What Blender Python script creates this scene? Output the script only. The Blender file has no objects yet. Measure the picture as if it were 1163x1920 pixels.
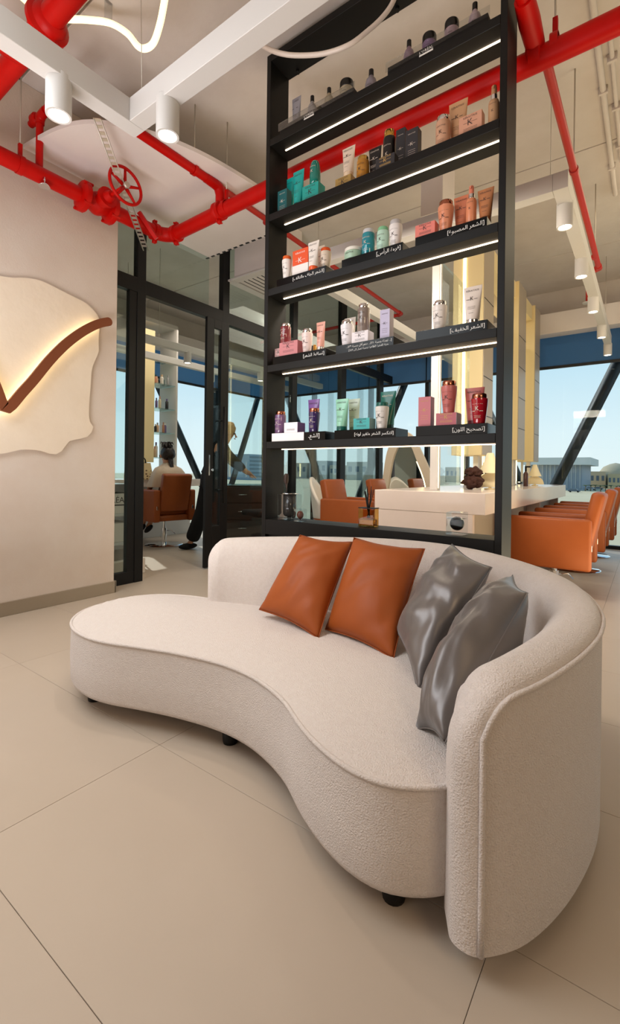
import bpy, bmesh, math, random
from mathutils import Vector, Matrix, noise
random.seed(7)
S = bpy.context.scene
COL = S.collection
PI = math.pi
def srgb(h):
    h = h.lstrip('#'); out = []
    for i in (0, 2, 4):
        c = int(h[i:i+2], 16) / 255
        out.append(c / 12.92 if c <= .04045 else ((c + .055) / 1.055) ** 2.4)
    return tuple(out) + (1,)

# ------------------------------------------------------------------ camera
CH = 1.05; YAW = math.radians(36.1); ROLL = math.radians(.7); FPX = 870.0
cd = bpy.data.cameras.new('camera'); cam = bpy.data.objects.new('camera', cd); COL.objects.link(cam)
cd.sensor_fit = 'VERTICAL'; cd.sensor_height = 36; cd.lens = FPX / 1920 * 36
cd.shift_y = -75 / 1920
cd.clip_end = 3000
cam.matrix_world = Matrix.Translation((0, 0, CH)) @ Matrix.Rotation(YAW, 4, 'Z') @ Matrix.Rotation(PI/2, 4, 'X') @ Matrix.Rotation(ROLL, 4, 'Z')
S.camera = cam
# ------------------------------------------------------------------ view, world, sun, large lights
S.view_settings.view_transform = 'Standard'; S.view_settings.look = 'None'
S.view_settings.gamma = 1; S.view_settings.use_curve_mapping = False
S.view_settings.exposure = 0.0
SUN_DIR = Vector((-.70, .30, .66)).normalized()          # towards the sun
w = bpy.data.worlds.new('World'); S.world = w; w.use_nodes = True
wt = w.node_tree; wt.nodes.clear()
tcw = wt.nodes.new('ShaderNodeTexCoord'); sep = wt.nodes.new('ShaderNodeSeparateXYZ'); rmp = wt.nodes.new('ShaderNodeValToRGB')
E_ = rmp.color_ramp.elements
E_[0].position = 0; E_[0].color = srgb('#EAF3F4'); E_[1].position = 1; E_[1].color = srgb('#5E97CC')
for p_, c_ in ((.08, '#E2F0F6'), (.25, '#BCDDF0'), (.5, '#8DBCE2')):
    e_ = E_.new(p_); e_.color = srgb(c_)
bg = wt.nodes.new('ShaderNodeBackground'); bg.inputs[1].default_value = 1.12
wo = wt.nodes.new('ShaderNodeOutputWorld')
wt.links.new(tcw.outputs['Generated'], sep.inputs[0]); wt.links.new(sep.outputs['Z'], rmp.inputs[0])
wt.links.new(rmp.outputs[0], bg.inputs[0]); wt.links.new(bg.outputs[0], wo.inputs[0])
sl = bpy.data.lights.new('sun', 'SUN'); sl.energy = 3.0; sl.angle = .01; sl.color = (1, .95, .86)
so = bpy.data.objects.new('sun', sl); COL.objects.link(so)
so.rotation_euler = SUN_DIR.to_track_quat('Z', 'Y').to_euler()
def area(name, loc, target, sx, sy, power, color):
    l = bpy.data.lights.new(name, 'AREA'); l.shape = 'RECTANGLE'; l.size = sx; l.size_y = sy
    l.energy = power; l.color = color
    o = bpy.data.objects.new(name, l); COL.objects.link(o); o.location = loc
    d = Vector(target) - Vector(loc)
    o.rotation_euler = d.to_track_quat('-Z', 'Y').to_euler()
    return o
area('overhead_fill', (-2.3, -.1, 2.72), (-1.9, .8, .3), 1.6, 1.6, 50, (.88, .95, 1))  # unseen fill lamp, added to light the sofa seat from above
area('front_fill', (-2.6, -2.6, 1.9), (-2.4, 2.0, 1.9), 2.0, 2.0, 26, (1, .93, .88))  # added frontal fill, not daylight from a real opening
area('bounce_fill', (-2.0, -.1, .5), (-2.0, .1, 3.8), 1.6, 1.4, 66, (1, .96, .97))  # added lamp standing in for light bounced off the floor
area('salon_fill', (-2.6, 5.6, 3.3), (-2.6, 5.6, 0), 1.4, 2.6, 30, (1, .88, .72))  # area lamp without a fixture, filling the salon from above
area('counter_fill', (-1.45, 2.72, 2.55), (-1.4, 3.9, .8), 1.2, .25, 45, (1, .88, .72))  # added to brighten the counter end and cream cabinets, no fixture
area('right_overhead_fill', (1.2, 5.2, 3.3), (.2, 5.2, 1.0), 1.6, 3.0, 30, (1, .82, .55))  # unseen area lamp, warm fill from above on the right
area('right_bounce_fill', (.9, 4.0, .4), (.2, 4.4, 3.8), 1.6, 2.4, 55, (1, .80, .48))  # added upward fill for the right ceiling, no lamp stands here
area('right_front_fill', (1.9, -.4, 2.7), (0, 1.4, .4), 1.0, 1.0, 24, (1, .74, .46))  # unseen warm fill, added for the sofa arm and right side
area('side_room_light', (-5.4, 4.6, 3.3), (-5.4, 4.6, 0), 1.6, 2.0, 28, (1, .90, .76))

# ------------------------------------------------------------------ helpers
RT = Vector((math.cos(YAW), math.sin(YAW), 0)); FW = Vector((-math.sin(YAW), math.cos(YAW), 0))
def ray(px, py):                                        # a photo pixel as a direction in the room
    u, v = px - 581.5, py - 885
    a = u*math.cos(ROLL) + v*math.sin(ROLL); b = u*math.sin(ROLL) - v*math.cos(ROLL)
    return RT*(a/FPX) + Vector((0, 0, b/FPX)) + FW
CAMP = Vector((0, 0, CH))
def onY(px, py, Y): d = ray(px, py); return CAMP + d*(Y/d.y)
def onX(px, py, X): d = ray(px, py); return CAMP + d*(X/d.x)
def onZ(px, py, Z): d = ray(px, py); return CAMP + d*((Z-CH)/d.z)
def deep(px, py, t): return CAMP + ray(px, py)*t

MATS = {}
def mat(name, col, rough=.5, metal=0.0, bump=None, var=None, emit=None, trans=0, alpha=None, sheen=0, coat=0, spec=None, ior=None, aniso=0):
    """col sRGB hex; bump=(scale, strength, dist); var=(scale, hex2, contrast)"""
    if name in MATS: return MATS[name]
    m = bpy.data.materials.new(name); m.use_nodes = True; MATS[name] = m
    nt = m.node_tree; b = nt.nodes['Principled BSDF']
    c = srgb(col) if isinstance(col, str) else col
    b.inputs['Base Color'].default_value = c
    b.inputs['Roughness'].default_value = rough; b.inputs['Metallic'].default_value = metal
    if spec is not None: b.inputs['Specular IOR Level'].default_value = spec
    if trans: b.inputs['Transmission Weight'].default_value = trans
    if ior: b.inputs['IOR'].default_value = ior
    if sheen: b.inputs['Sheen Weight'].default_value = sheen; b.inputs['Sheen Roughness'].default_value = .5
    if coat: b.inputs['Coat Weight'].default_value = coat; b.inputs['Coat Roughness'].default_value = .1
    if alpha is not None: b.inputs['Alpha'].default_value = alpha
    if emit: b.inputs['Emission Color'].default_value = srgb(emit[0]); b.inputs['Emission Strength'].default_value = emit[1]
    tc = nt.nodes.new('ShaderNodeTexCoord')
    if var:
        n = nt.nodes.new('ShaderNodeTexNoise'); n.inputs['Scale'].default_value = var[0]; n.inputs['Detail'].default_value = 6
        n.inputs['Roughness'].default_value = .6
        r = nt.nodes.new('ShaderNodeValToRGB'); k = var[2]
        r.color_ramp.elements[0].position = .5 - k; r.color_ramp.elements[1].position = .5 + k
        r.color_ramp.elements[0].color = c; r.color_ramp.elements[1].color = srgb(var[1])
        nt.links.new(tc.outputs['Object'], n.inputs['Vector']); nt.links.new(n.outputs['Fac'], r.inputs['Fac'])
        nt.links.new(r.outputs['Color'], b.inputs['Base Color'])
    if bump:
        n2 = nt.nodes.new('ShaderNodeTexNoise'); n2.inputs['Scale'].default_value = bump[0]; n2.inputs['Detail'].default_value = 4
        bp = nt.nodes.new('ShaderNodeBump'); bp.inputs['Strength'].default_value = bump[1]; bp.inputs['Distance'].default_value = bump[2]
        nt.links.new(tc.outputs['Object'], n2.inputs['Vector']); nt.links.new(n2.outputs['Fac'], bp.inputs['Height'])
        nt.links.new(bp.outputs['Normal'], b.inputs['Normal'])
    return m
def glass_mat(name, tint, refl=.06, rough=0.0):
    """thin clear pane: see-through with a weak mirror reflection"""
    if name in MATS: return MATS[name]
    m = bpy.data.materials.new(name); m.use_nodes = True; MATS[name] = m
    nt = m.node_tree; nt.nodes.clear()
    t = nt.nodes.new('ShaderNodeBsdfTransparent'); t.inputs[0].default_value = tint
    g = nt.nodes.new('ShaderNodeBsdfGlossy'); g.inputs['Roughness'].default_value = rough
    f = nt.nodes.new('ShaderNodeFresnel'); f.inputs[0].default_value = 1.3
    mu = nt.nodes.new('ShaderNodeMath'); mu.operation = 'MULTIPLY_ADD'; mu.inputs[1].default_value = .4; mu.inputs[2].default_value = refl
    mx = nt.nodes.new('ShaderNodeMixShader'); o = nt.nodes.new('ShaderNodeOutputMaterial')
    nt.links.new(f.outputs[0], mu.inputs[0]); nt.links.new(mu.outputs[0], mx.inputs[0])
    nt.links.new(t.outputs[0], mx.inputs[1]); nt.links.new(g.outputs[0], mx.inputs[2]); nt.links.new(mx.outputs[0], o.inputs[0])
    return m

def box(bm, x0, x1, y0, y1, z0, z1, bev=0, seg=2):
    r = bmesh.ops.create_cube(bm, size=1)
    vs = r['verts']
    for v in vs:
        v.co = Vector((x0 + (v.co.x+.5)*(x1-x0), y0 + (v.co.y+.5)*(y1-y0), z0 + (v.co.z+.5)*(z1-z0)))
    if bev:
        es = list({e for v in vs for e in v.link_edges})
        bmesh.ops.bevel(bm, geom=es, offset=bev, segments=seg, affect='EDGES', profile=.5)
    return vs
def frame_axes(d):
    d = d.normalized(); a = Vector((0, 0, 1)) if abs(d.z) < .95 else Vector((1, 0, 0))
    s = d.cross(a).normalized(); return s, s.cross(d).normalized()
def tube(bm, pts, r, seg=12, cap=True, closed=False):
    pts = [Vector(p) for p in pts]; n = len(pts); rings = []
    rr = r if isinstance(r, (list, tuple)) else [r]*n
    s = None
    for i, p in enumerate(pts):
        if closed: d = pts[(i+1) % n] - pts[i-1]
        else: d = pts[min(i+1, n-1)] - pts[max(i-1, 0)]
        d.normalize()
        if s is None: s, u = frame_axes(d)
        else:
            s = (s - d*s.dot(d))
            if s.length < 1e-6: s, u = frame_axes(d)
            s.normalize()
        u = s.cross(d).normalized()
        rings.append([bm.verts.new(p + (s*math.cos(2*PI*k/seg) + u*math.sin(2*PI*k/seg))*rr[i]) for k in range(seg)])
    m = n if closed else n-1
    for i in range(m):
        A, B = rings[i], rings[(i+1) % n]
        for k in range(seg):
            f = bm.faces.new((A[k], A[(k+1) % seg], B[(k+1) % seg], B[k])); f.smooth = True
    if cap and not closed:
        bm.faces.new(rings[0]); bm.faces.new(list(reversed(rings[-1])))
    return rings
def lathe(bm, prof, c=(0, 0, 0), seg=24, axis='Z', smooth=True, cap=True):
    rings = []
    for r, z in prof:
        ring = []
        for k in range(seg):
            a = 2*PI*k/seg; x, y = r*math.cos(a), r*math.sin(a)
            p = {'Z': (x, y, z), 'X': (z, x, y), 'Y': (x, z, y)}[axis]
            ring.append(bm.verts.new(Vector(c) + Vector(p)))
        rings.append(ring)
    for A, B in zip(rings, rings[1:]):
        for k in range(seg):
            f = bm.faces.new((A[k], A[(k+1) % seg], B[(k+1) % seg], B[k])); f.smooth = smooth
    if cap:
        bm.faces.new(list(reversed(rings[0]))); bm.faces.new(rings[-1])
def prism(bm, poly, d, smooth=False):
    """poly: list of 3D points; d: extrusion vector"""
    A = [bm.verts.new(Vector(p)) for p in poly]; B = [bm.verts.new(Vector(p) + Vector(d)) for p in poly]
    bm.faces.new(list(reversed(A))); bm.faces.new(B); n = len(A)
    for i in range(n):
        f = bm.faces.new((A[i], A[(i+1) % n], B[(i+1) % n], B[i])); f.smooth = smooth
def tomesh(name, bm, m, auto=None):
    bmesh.ops.recalc_face_normals(bm, faces=bm.faces[:])
    me = bpy.data.meshes.new(name); bm.to_mesh(me); bm.free()
    me.materials.append(m)
    if auto: me.set_sharp_from_angle(angle=math.radians(auto))
    return me
def obj(name, bm, m, parent=None, loc=None, world=False, auto=None, label=None, kind=None):
    me = tomesh(name, bm, m, auto) if isinstance(bm, bmesh.types.BMesh) else bm
    o = bpy.data.objects.new(name, me); COL.objects.link(o)
    if parent:
        o.parent = parent
        if world:
            off = Vector((0, 0, 0)); q = parent
            while q: off += q.location; q = q.parent
            o.location = -off
    if loc: o.location = loc
    if label: o['label'] = label
    if kind: o['kind'] = kind
    return o
def thing(name, label, cat, loc=(0, 0, 0), rz=0, group=None):
    o = bpy.data.objects.new(name, None); COL.objects.link(o); o.location = loc; o.rotation_euler = (0, 0, rz)
    o.empty_display_size = .1
    tag(o, label, cat, group); return o
def tag(o, label=None, cat=None, group=None, kind=None):
    if label: o['label'] = label
    if cat: o['category'] = cat
    if group: o['group'] = group
    if kind: o['kind'] = kind
    return o
def copy_tree(o, parent=None):
    c = o.copy(); COL.objects.link(c)
    if parent: c.parent = parent
    for ch in list(o.children): copy_tree(ch, c)
    return c
def BM(): return bmesh.new()
def spline(P, n, closed=False):
    """Catmull-Rom through P, resampled to n points by arc length"""
    P = [Vector(p) for p in P]; pts = []; N = len(P); L = N if closed else N-1
    for i in range(L):
        if closed: p0, p1, p2, p3 = P[i-1], P[i], P[(i+1) % N], P[(i+2) % N]
        else:
            p1, p2 = P[i], P[i+1]
            p0 = P[i-1] if i else p1*2 - p2
            p3 = P[i+2] if i+2 < N else p2*2 - p1
        for k in range(16):
            t = k/16
            pts.append(.5*((2*p1) + (p2-p0)*t + (2*p0-5*p1+4*p2-p3)*t*t + (-p0+3*p1-3*p2+p3)*t**3))
    pts.append(P[0].copy() if closed else P[-1].copy())
    acc = [0]
    for a, b in zip(pts, pts[1:]): acc.append(acc[-1] + (b-a).length)
    T = acc[-1]; out = []; j = 0
    m = n if closed else n-1
    for i in range(n):
        s = T*i/m
        while j < len(acc)-2 and acc[j+1] < s: j += 1
        d = acc[j+1]-acc[j]; f = (s-acc[j])/d if d > 1e-9 else 0
        out.append(pts[j].lerp(pts[j+1], min(max(f, 0), 1)))
    return out

# text as mesh (default font, falls back to the bundled script fonts)
FORMS = {'ا': ('FE8D', 'FE8E'), 'أ': ('FE83', 'FE84'), 'ل': ('FEDD', 'FEDE', 'FEDF', 'FEE0'), 'ش': ('FEB5', 'FEB6', 'FEB7', 'FEB8'),
 'ع': ('FEC9', 'FECA', 'FECB', 'FECC'), 'ر': ('FEAD', 'FEAE'), 'م': ('FEE1', 'FEE2', 'FEE3', 'FEE4'), 'ص': ('FEB9', 'FEBA', 'FEBB', 'FEBC'),
 'ب': ('FE8F', 'FE90', 'FE91', 'FE92'), 'و': ('FEED', 'FEEE'), 'غ': ('FECD', 'FECE', 'FECF', 'FED0'), 'ف': ('FED1', 'FED2', 'FED3', 'FED4'),
 'ة': ('FE93', 'FE94'), 'س': ('FEB1', 'FEB2', 'FEB3', 'FEB4'), 'ج': ('FE9D', 'FE9E', 'FE9F', 'FEA0'), 'ت': ('FE95', 'FE96', 'FE97', 'FE98'),
 'ن': ('FEE5', 'FEE6', 'FEE7', 'FEE8'), 'ك': ('FED9', 'FEDA', 'FEDB', 'FEDC'), 'ي': ('FEF1', 'FEF2', 'FEF3', 'FEF4'), 'ه': ('FEE9', 'FEEA', 'FEEB', 'FEEC'),
 'ح': ('FEA1', 'FEA2', 'FEA3', 'FEA4'), 'خ': ('FEA5', 'FEA6', 'FEA7', 'FEA8'), 'ط': ('FEC1', 'FEC2', 'FEC3', 'FEC4'), 'ق': ('FED5', 'FED6', 'FED7', 'FED8'),
 'د': ('FEA9', 'FEAA'), 'ئ': ('FE89', 'FE8A', 'FE8B', 'FE8C'), 'ظ': ('FEC5', 'FEC6', 'FEC7', 'FEC8'), 'ى': ('FEEF', 'FEF0')}
def arabic(s):
    out = []
    for i, c in enumerate(s):
        if c not in FORMS: out.append({'[': ']', ']': '['}.get(c, c)); continue
        f = FORMS[c]
        pj = i > 0 and s[i-1] in FORMS and len(FORMS[s[i-1]]) == 4
        nj = len(f) == 4 and i+1 < len(s) and s[i+1] in FORMS
        k = (3 if nj else 1) if pj else (2 if nj else 0)
        out.append(chr(int(f[k], 16)))
    return ''.join(reversed(out))
TXT = {}
def text_mesh(s):
    """(verts, faces) of the flat text, x from 0, height of capitals about .7"""
    if s in TXT: return TXT[s]
    cu = bpy.data.curves.new('txt', 'FONT'); cu.body = s; cu.size = 1; cu.resolution_u = 1
    o = bpy.data.objects.new('txt', cu); COL.objects.link(o)
    dg = bpy.context.evaluated_depsgraph_get(); dg.update()
    me = o.evaluated_get(dg).to_mesh()
    V = [v.co.copy() for v in me.vertices]; F = [tuple(p.vertices) for p in me.polygons]
    o.evaluated_get(dg).to_mesh_clear()
    bpy.data.objects.remove(o); bpy.data.curves.remove(cu)
    if V:
        x0 = min(v.x for v in V); x1 = max(v.x for v in V)
        for v in V: v.x -= x0
        wd = x1 - x0
    else: wd = 1
    TXT[s] = (V, F, wd); return TXT[s]
def put_text(bm, s, cx, z, width=None, height=None, rad=None, y=0, two=None):
    """lettering on a face looking to -Y, wrapped round radius rad if given"""
    V, F, wd = text_mesh(s)
    k = (width/wd) if width else height
    vs = []
    for v in V:
        x = (v.x - wd/2)*k; zz = v.y*k
        yy = y
        if rad: a = x/rad; x, yy = rad*math.sin(a), y - rad*math.cos(a)
        vs.append(bm.verts.new((cx + x, yy, z + zz)))
    for f in F:
        try: bm.faces.new([vs[i] for i in f])
        except ValueError: pass
    return k

# ------------------------------------------------------------------ materials
M = dict(
 tile=mat('floor tile', '#BCAE9E', .38, bump=(30, .05, .002), var=(1.3, '#B2A392', .35)),
 grout=mat('grout', '#94856F', .8),
 plaster=mat('wall plaster', '#D5C9BE', .85, bump=(90, .25, .004), var=(2.5, '#CBB9AA', .3)),
 wallbrown=mat('brown plaster', '#8C7860', .85),
 plaster2=mat('relief plaster', '#E6D7C4', .8, bump=(14, .35, .01), var=(3, '#DCCAB4', .3)),
 concrete=mat('concrete ceiling', '#D8CFC8', .9, bump=(22, .3, .006), var=(2.2, '#C6BBB2', .3)),
 gyp=mat('white gypsum', '#E6DEDB', .8, bump=(60, .08, .003), var=(2, '#DCD2CE', .3)),
 baseboard=mat('brushed baseboard', '#A89C8B', .35, .6),
 black=mat('black steel', '#0B0A09', .5, 0, spec=.3, bump=(160, .04, .001)),
 blackgloss=mat('black acrylic', '#050505', .22, spec=.2),
 frame=mat('black window frame', '#0B0B0D', .45, 0, spec=.3),
 brace=mat('dark steel brace', '#20262C', .5, .4),
 red=mat('red pipe paint', '#C40A04', .42, 0, bump=(40, .1, .003), var=(6, '#B00803', .3), spec=.18),
 red2=mat('red branch paint', '#B51E12', .45, 0, bump=(40, .1, .003)),
 white=mat('white track', '#C8C4C0', .5),
 galv=mat('galvanised steel', '#C9C2B6', .4, .7),
 sofa=mat('cream boucle', '#E6DDD7', .95, bump=(260, .9, .006), var=(60, '#DCD0C8', .35), sheen=.25),
 leather=mat('tan leather', '#9E4E1C', .5, spec=.28, bump=(120, .12, .002), var=(4, '#94491C', .3)),
 chairleather=mat('cognac chair leather', '#9A5024', .45, spec=.3, bump=(160, .12, .002), var=(5, '#8E471E', .3)),
 satin=mat('grey satin', '#6F6A68', .37, .5, bump=(6, .15, .02), sheen=.3),
 chrome=mat('chrome', '#E4E4E6', .08, 1),
 gold=mat('gold metal', '#D8AE5A', .2, 1),
 rose_gold=mat('rose metal', '#B5725A', .2, 1),
 marble=mat('counter stone', '#E4D6CE', .16, bump=None, var=(1.6, '#D8C8BE', .25)),
 mirror=mat('mirror silver', '#E8ECEA', .02, 1),
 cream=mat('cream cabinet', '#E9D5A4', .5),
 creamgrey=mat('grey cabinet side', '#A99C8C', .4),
 brown=mat('brown logo metal', '#7C4123', .45, .2),
 sand=mat('sand ground', '#D9C7A6', .95, bump=(.05, .4, .5), var=(.03, '#C7B48F', .3)),
 road=mat('asphalt', '#7C828A', .9),
 blind=mat('blue roller blind', '#4A6A88', .7, trans=0),
 blinddark=mat('dark hem bar', '#0E1116', .5),
 hair=mat('dark hair', '#1E120C', .5, bump=(80, .6, .01)),
 blond=mat('blond hair', '#B98D5A', .5, bump=(80, .6, .01)),
 skin=mat('skin', '#C08A6A', .55),
 cloth_black=mat('black cloth', '#08080A', .9, bump=(60, .3, .005)),
 cape=mat('salon cape', '#CDB9A2', .6, bump=(12, .5, .02)),
 rock=mat('brown rock', '#4A2417', .8, bump=(18, .9, .03), var=(14, '#2E140C', .3)),
)
nt_ = M['blind'].node_tree; tl_ = nt_.nodes.new('ShaderNodeBsdfTranslucent'); tl_.inputs[0].default_value = srgb('#86AECB'); mx_ = nt_.nodes.new('ShaderNodeMixShader'); mx_.inputs[0].default_value = .55
nt_.links.new(nt_.nodes['Principled BSDF'].outputs[0], mx_.inputs[1]); nt_.links.new(tl_.outputs[0], mx_.inputs[2]); nt_.links.new(mx_.outputs[0], nt_.nodes['Material Output'].inputs['Surface'])
M['pane'] = glass_mat('window pane', (.93, .97, .97, 1), .0)
M['pane2'] = glass_mat('partition pane', (.86, .93, .92, 1), .02)
M['shelfglass'] = glass_mat('glass shelf', (.80, .92, .90, 1), .12)
M['acrylic'] = glass_mat('clear acrylic', (.90, .91, .92, 1), .004)
M['led'] = mat('warm led', '#FFFFFF', .5, emit=('#FFE0B8', 5))
M['ledyellow'] = mat('mirror led', '#FFFFFF', .5, emit=('#FFE9A8', 5))
M['halo'] = mat('logo led', '#FFFFFF', .5, emit=('#FFEAB2', 4.5))
M['neon'] = mat('lit neon tube', '#FFFFFF', .5, emit=('#FFE6A0', 1.5))
M['neonoff'] = mat('unlit neon tube', '#E0D3C8', .35)
M['lamp'] = mat('spot lens', '#FFFFFF', .5, emit=('#FFF3DC', 7))

# ------------------------------------------------------------------ setting
CEIL = 3.85; XL = -3.685; XP = -3.89; YF = 7.9; XW = -7.0; XR = 4.0; YB = -3.4
# floor: slab + tiles
bm = BM(); box(bm, XW-.2, XR+.2, YB-.2, YF+.2, -.2, -.006)
floor = obj('floor', bm, M['grout']); tag(floor, kind='structure')
TX, TY = 1.225, .6165
bm = BM(); box(bm, 0.0007, TX-.0007, .0007, TY-.0007, -.03, 0, .0006, 1)
tile_me = tomesh('floor_tile', bm, M['tile'])
i0 = -1.5 - TX*5
for i in range(0, 10):
    for j in range(-3, 13):
        x, y = i0 + i*TX, .486 + j*TY
        if x + TX > XR+.1 or x < XW-1.2: continue
        o = obj('floor_tile', tile_me, None, floor, loc=(x, y, 0))
        if x < XW:
            o.scale.x = (x + TX - XW)/TX; o.location.x = XW
        if y + TY > YF: o.scale.y = max(.02, (YF - y)/TY)
# ceiling slabs with seams
bm = BM(); box(bm, XW-.3, XR+.3, YB-.3, YF+.3, CEIL+.02, CEIL+.25)
ceil = obj('ceiling', bm, M['grout']); tag(ceil, kind='structure')
ys = [YB, 1.45, 4.6, 6.63, YF+.3]
for a, b in zip(ys, ys[1:]):
    bm = BM(); box(bm, XW, XR, a+.006, b-.006, CEIL, CEIL+.03, .004, 1); obj('ceiling_panel', bm, M['concrete'], ceil)
# left wall and baseboard
def struct(name, bm, m, parent=None):
    o = obj(name, bm, m, parent)
    if not parent: o['kind'] = 'structure'
    return o
bm = BM(); box(bm, XL-.14, XL, YB, 2.225, 0, CEIL, .004, 1); struct('wall_left', bm, M['plaster'])
bm = BM(); box(bm, XL, XL+.014, YB, 2.235, 0, .1, .002, 1); box(bm, XL-.14, XL+.014, 2.225, 2.24, 0, .1, .002, 1); struct('baseboard_left', bm, M['baseboard'])
bm = BM(); box(bm, XL-.2, XR+.15, YB-.15, YB, 0, CEIL); struct('wall_back', bm, M['wallbrown'])
bm = BM(); box(bm, XR, XR+.15, YB, YF, 0, .4); box(bm, XR, XR+.15, YB, YF, 2.7, CEIL)
box(bm, XR, XR+.15, YB, 2.0, .4, 2.7); struct('wall_right', bm, M['wallbrown'])
bm = BM(); box(bm, XW, XP-.1, 1.1, 1.25, 0, CEIL); struct('wall_side_room', bm, M['plaster'])
# far beam over the windows
bm = BM(); box(bm, XW, XR, 7.62, 7.85, 3.14, 3.44, .004, 1); struct('trim_1', bm, M['gyp'])
bm = BM(); box(bm, XW+.05, XW+.3, 1.25, YF-.3, 3.14, 3.44, .004, 1); struct('trim_2', bm, M['gyp'])

bm = BM(); box(bm, XW-.2, XR, YF, YF+.15, 3.44, CEIL+.02); struct('wall_far', bm, M['concrete'])
bm = BM(); box(bm, XW-.2, XW, 1.1, YF, 3.44, CEIL+.02); struct('wall_outer', bm, M['concrete'])
# windows: far wall (along X) and side wall (along Y)
def window(name, axis, pos, spans, z0, z1, blind_z):
    fr = BM()
    a0, a1 = spans[0], spans[-1]
    def bx(bm_, a, b, d0, d1, zz0, zz1, bev=0):
        if axis == 'X': box(bm_, a, b, pos+d0, pos+d1, zz0, zz1, bev, 1)
        else: box(bm_, pos-d1, pos-d0, a, b, zz0, zz1, bev, 1)
    bx(fr, a0, a1, 0, .08, z0, z0+.05)
    bx(fr, a0, a1, 0, .08, z1-.05, z1)
    root = obj(name, fr, M['frame']); root['kind'] = 'structure'
    for s in spans:
        m_ = BM(); bx(m_, s-.035, s+.035, -.005, .10, z0, z1); obj('mullion', m_, M['frame'], root)
    for s, e in zip(spans, spans[1:]):
        p = BM(); bx(p, s+.035, e-.035, .045, .051, z0+.05, z1-.05); obj('pane', p, M['pane'], root)
        q = BM(); bx(q, s+.01, e-.01, -.045, -.04, blind_z, z1); bl = obj('roller_blind', q, M['blind'], root)
        h = BM(); bx(h, s+.005, e-.005, -.06, -.03, blind_z-.04, blind_z); obj('hem_bar', h, M['blinddark'], bl)
    return root
window('window_1', 'X', YF, [XW, -5.7, -4.35, -3.2, -2.5, -1.65, 1.6, XR], 0, 3.44, 2.70)
window('window_2', 'Y', XW, [1.25, 3.1, 4.75, 6.4, YF], 0, 3.44, 2.69)
# window in the right wall, outside the frame
root = obj('window_3', (lambda b_: (box(b_, XR, XR+.08, 2.0, 7.9, .4, .45), box(b_, XR, XR+.08, 2.0, 7.9, 2.65, 2.7), b_)[-1])(BM()), M['frame']); root['kind'] = 'structure'
p = BM(); box(p, XR+.03, XR+.036, 2.0, 7.9, .45, 2.65); obj('pane', p, M['pane'], root)
# diagonal steel braces just outside the glass
def brace(pts, label):
    bm = BM(); a, b = Vector(pts[0]), Vector(pts[1]); tube(bm, [a, b], .085, 4)
    o = obj('steel_brace', bm, M['brace']); tag(o, label, 'brace', None)
YB2 = YF + .25
def eY(p, q): return onY(*p, YB2), onY(*q, YB2)
a, b = eY((1163, 672), (1045, 905)); d = (b-a); a = a - d*.35; b = a + d*(a.z+.3)/abs(d.z)
brace((a, b), 'diagonal dark steel brace outside the right window')
a, b = eY((782, 660), (738, 770)); d = b-a; a = a - d*.2; b = a + d*((a.z+.3)/abs(d.z)); brace((a, b), 'diagonal steel brace behind the green and pink bottles')
a, b = eY((577, 840), (603, 905)); d = b-a; k = (3.6-a.z)/d.z; a = a + d*k; b = a + d*((a.z+.3)/abs(d.z)); brace((a, b), 'diagonal brace seen through the lowest shelf opening, leaning left')
XB2 = XW - .42
def eX(p, q): return onX(*p, XB2), onX(*q, XB2)
a, b = eX((331, 800), (367, 882)); d = b-a; k = (3.6-a.z)/d.z; a = a + d*k; b = a + d*((a.z+.3)/abs(d.z)); brace((a, b), 'diagonal brace behind the seated person in the side room')
a, b = eX((487, 735), (440, 890)); d = b-a; k = (3.6-a.z)/d.z; a = a + d*k; b = a + d*((a.z+.3)/abs(d.z)); brace((a, b), 'diagonal brace behind the standing person in the side room')

# dropped gypsum ceiling with a curved edge
edge = [(-3.75, 1.47), (-3.55, 1.49), (-3.3, 1.53), (-3.1, 1.60), (-2.95, 1.72), (-2.82, 1.90), (-2.72, 2.12), (-2.65, 2.40), (-2.61, 2.75), (-2.60, 3.1), (-2.60, 3.43)]
ed = spline([(x, y, 0) for x, y in edge], 48)
poly = [(p.x, p.y, 3.37) for p in ed] + [(-3.97, 3.43, 3.37), (-3.97, 2.235, 3.37), (-3.75, 2.235, 3.37)]
bm = BM(); prism(bm, poly, (0, 0, .03)); drop = struct('ceiling_soffit', bm, M['gyp'])
bm = BM()
for k in range(16):
    x = -3.93 + k*.085
    box(bm, x, x+.045, 3.405, 3.425, 3.3655, 3.3705)
obj('slot_diffuser', bm, M['blinddark'], drop)
# air grille under a duct box
g = thing('air_grille', 'square white ceiling air grille hanging under a duct box behind the shelf unit', 'vent', (-3.59, 4.0, 3.19))
bm = BM(); box(bm, -.22, .3, -.28, .3, .02, CEIL-3.19, .004, 1); obj('duct_box', bm, M['gyp'], g)
bm = BM()
for (x0, x1, y0, y1) in ((-.3, -.2, -.33, .33), (.2, .3, -.33, .33), (-.2, .2, -.33, -.23), (-.2, .2, .23, .33)): box(bm, x0, x1, y0, y1, 0, .02, .002, 1)
obj('grille_frame', bm, M['white'], g)
bm = BM(); box(bm, -.2, .2, -.23, .23, .014, .019); obj('grille_back', bm, M['blinddark'], g)
for k in range(6):
    bm = BM(); x = -.17 + k*.066; prism(bm, [(x, -.23, .0), (x+.03, -.23, .012), (x+.033, -.23, .010), (x+.003, -.23, -.002)], (0, .46, 0)); obj('slat', bm, M['white'], g)

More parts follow.
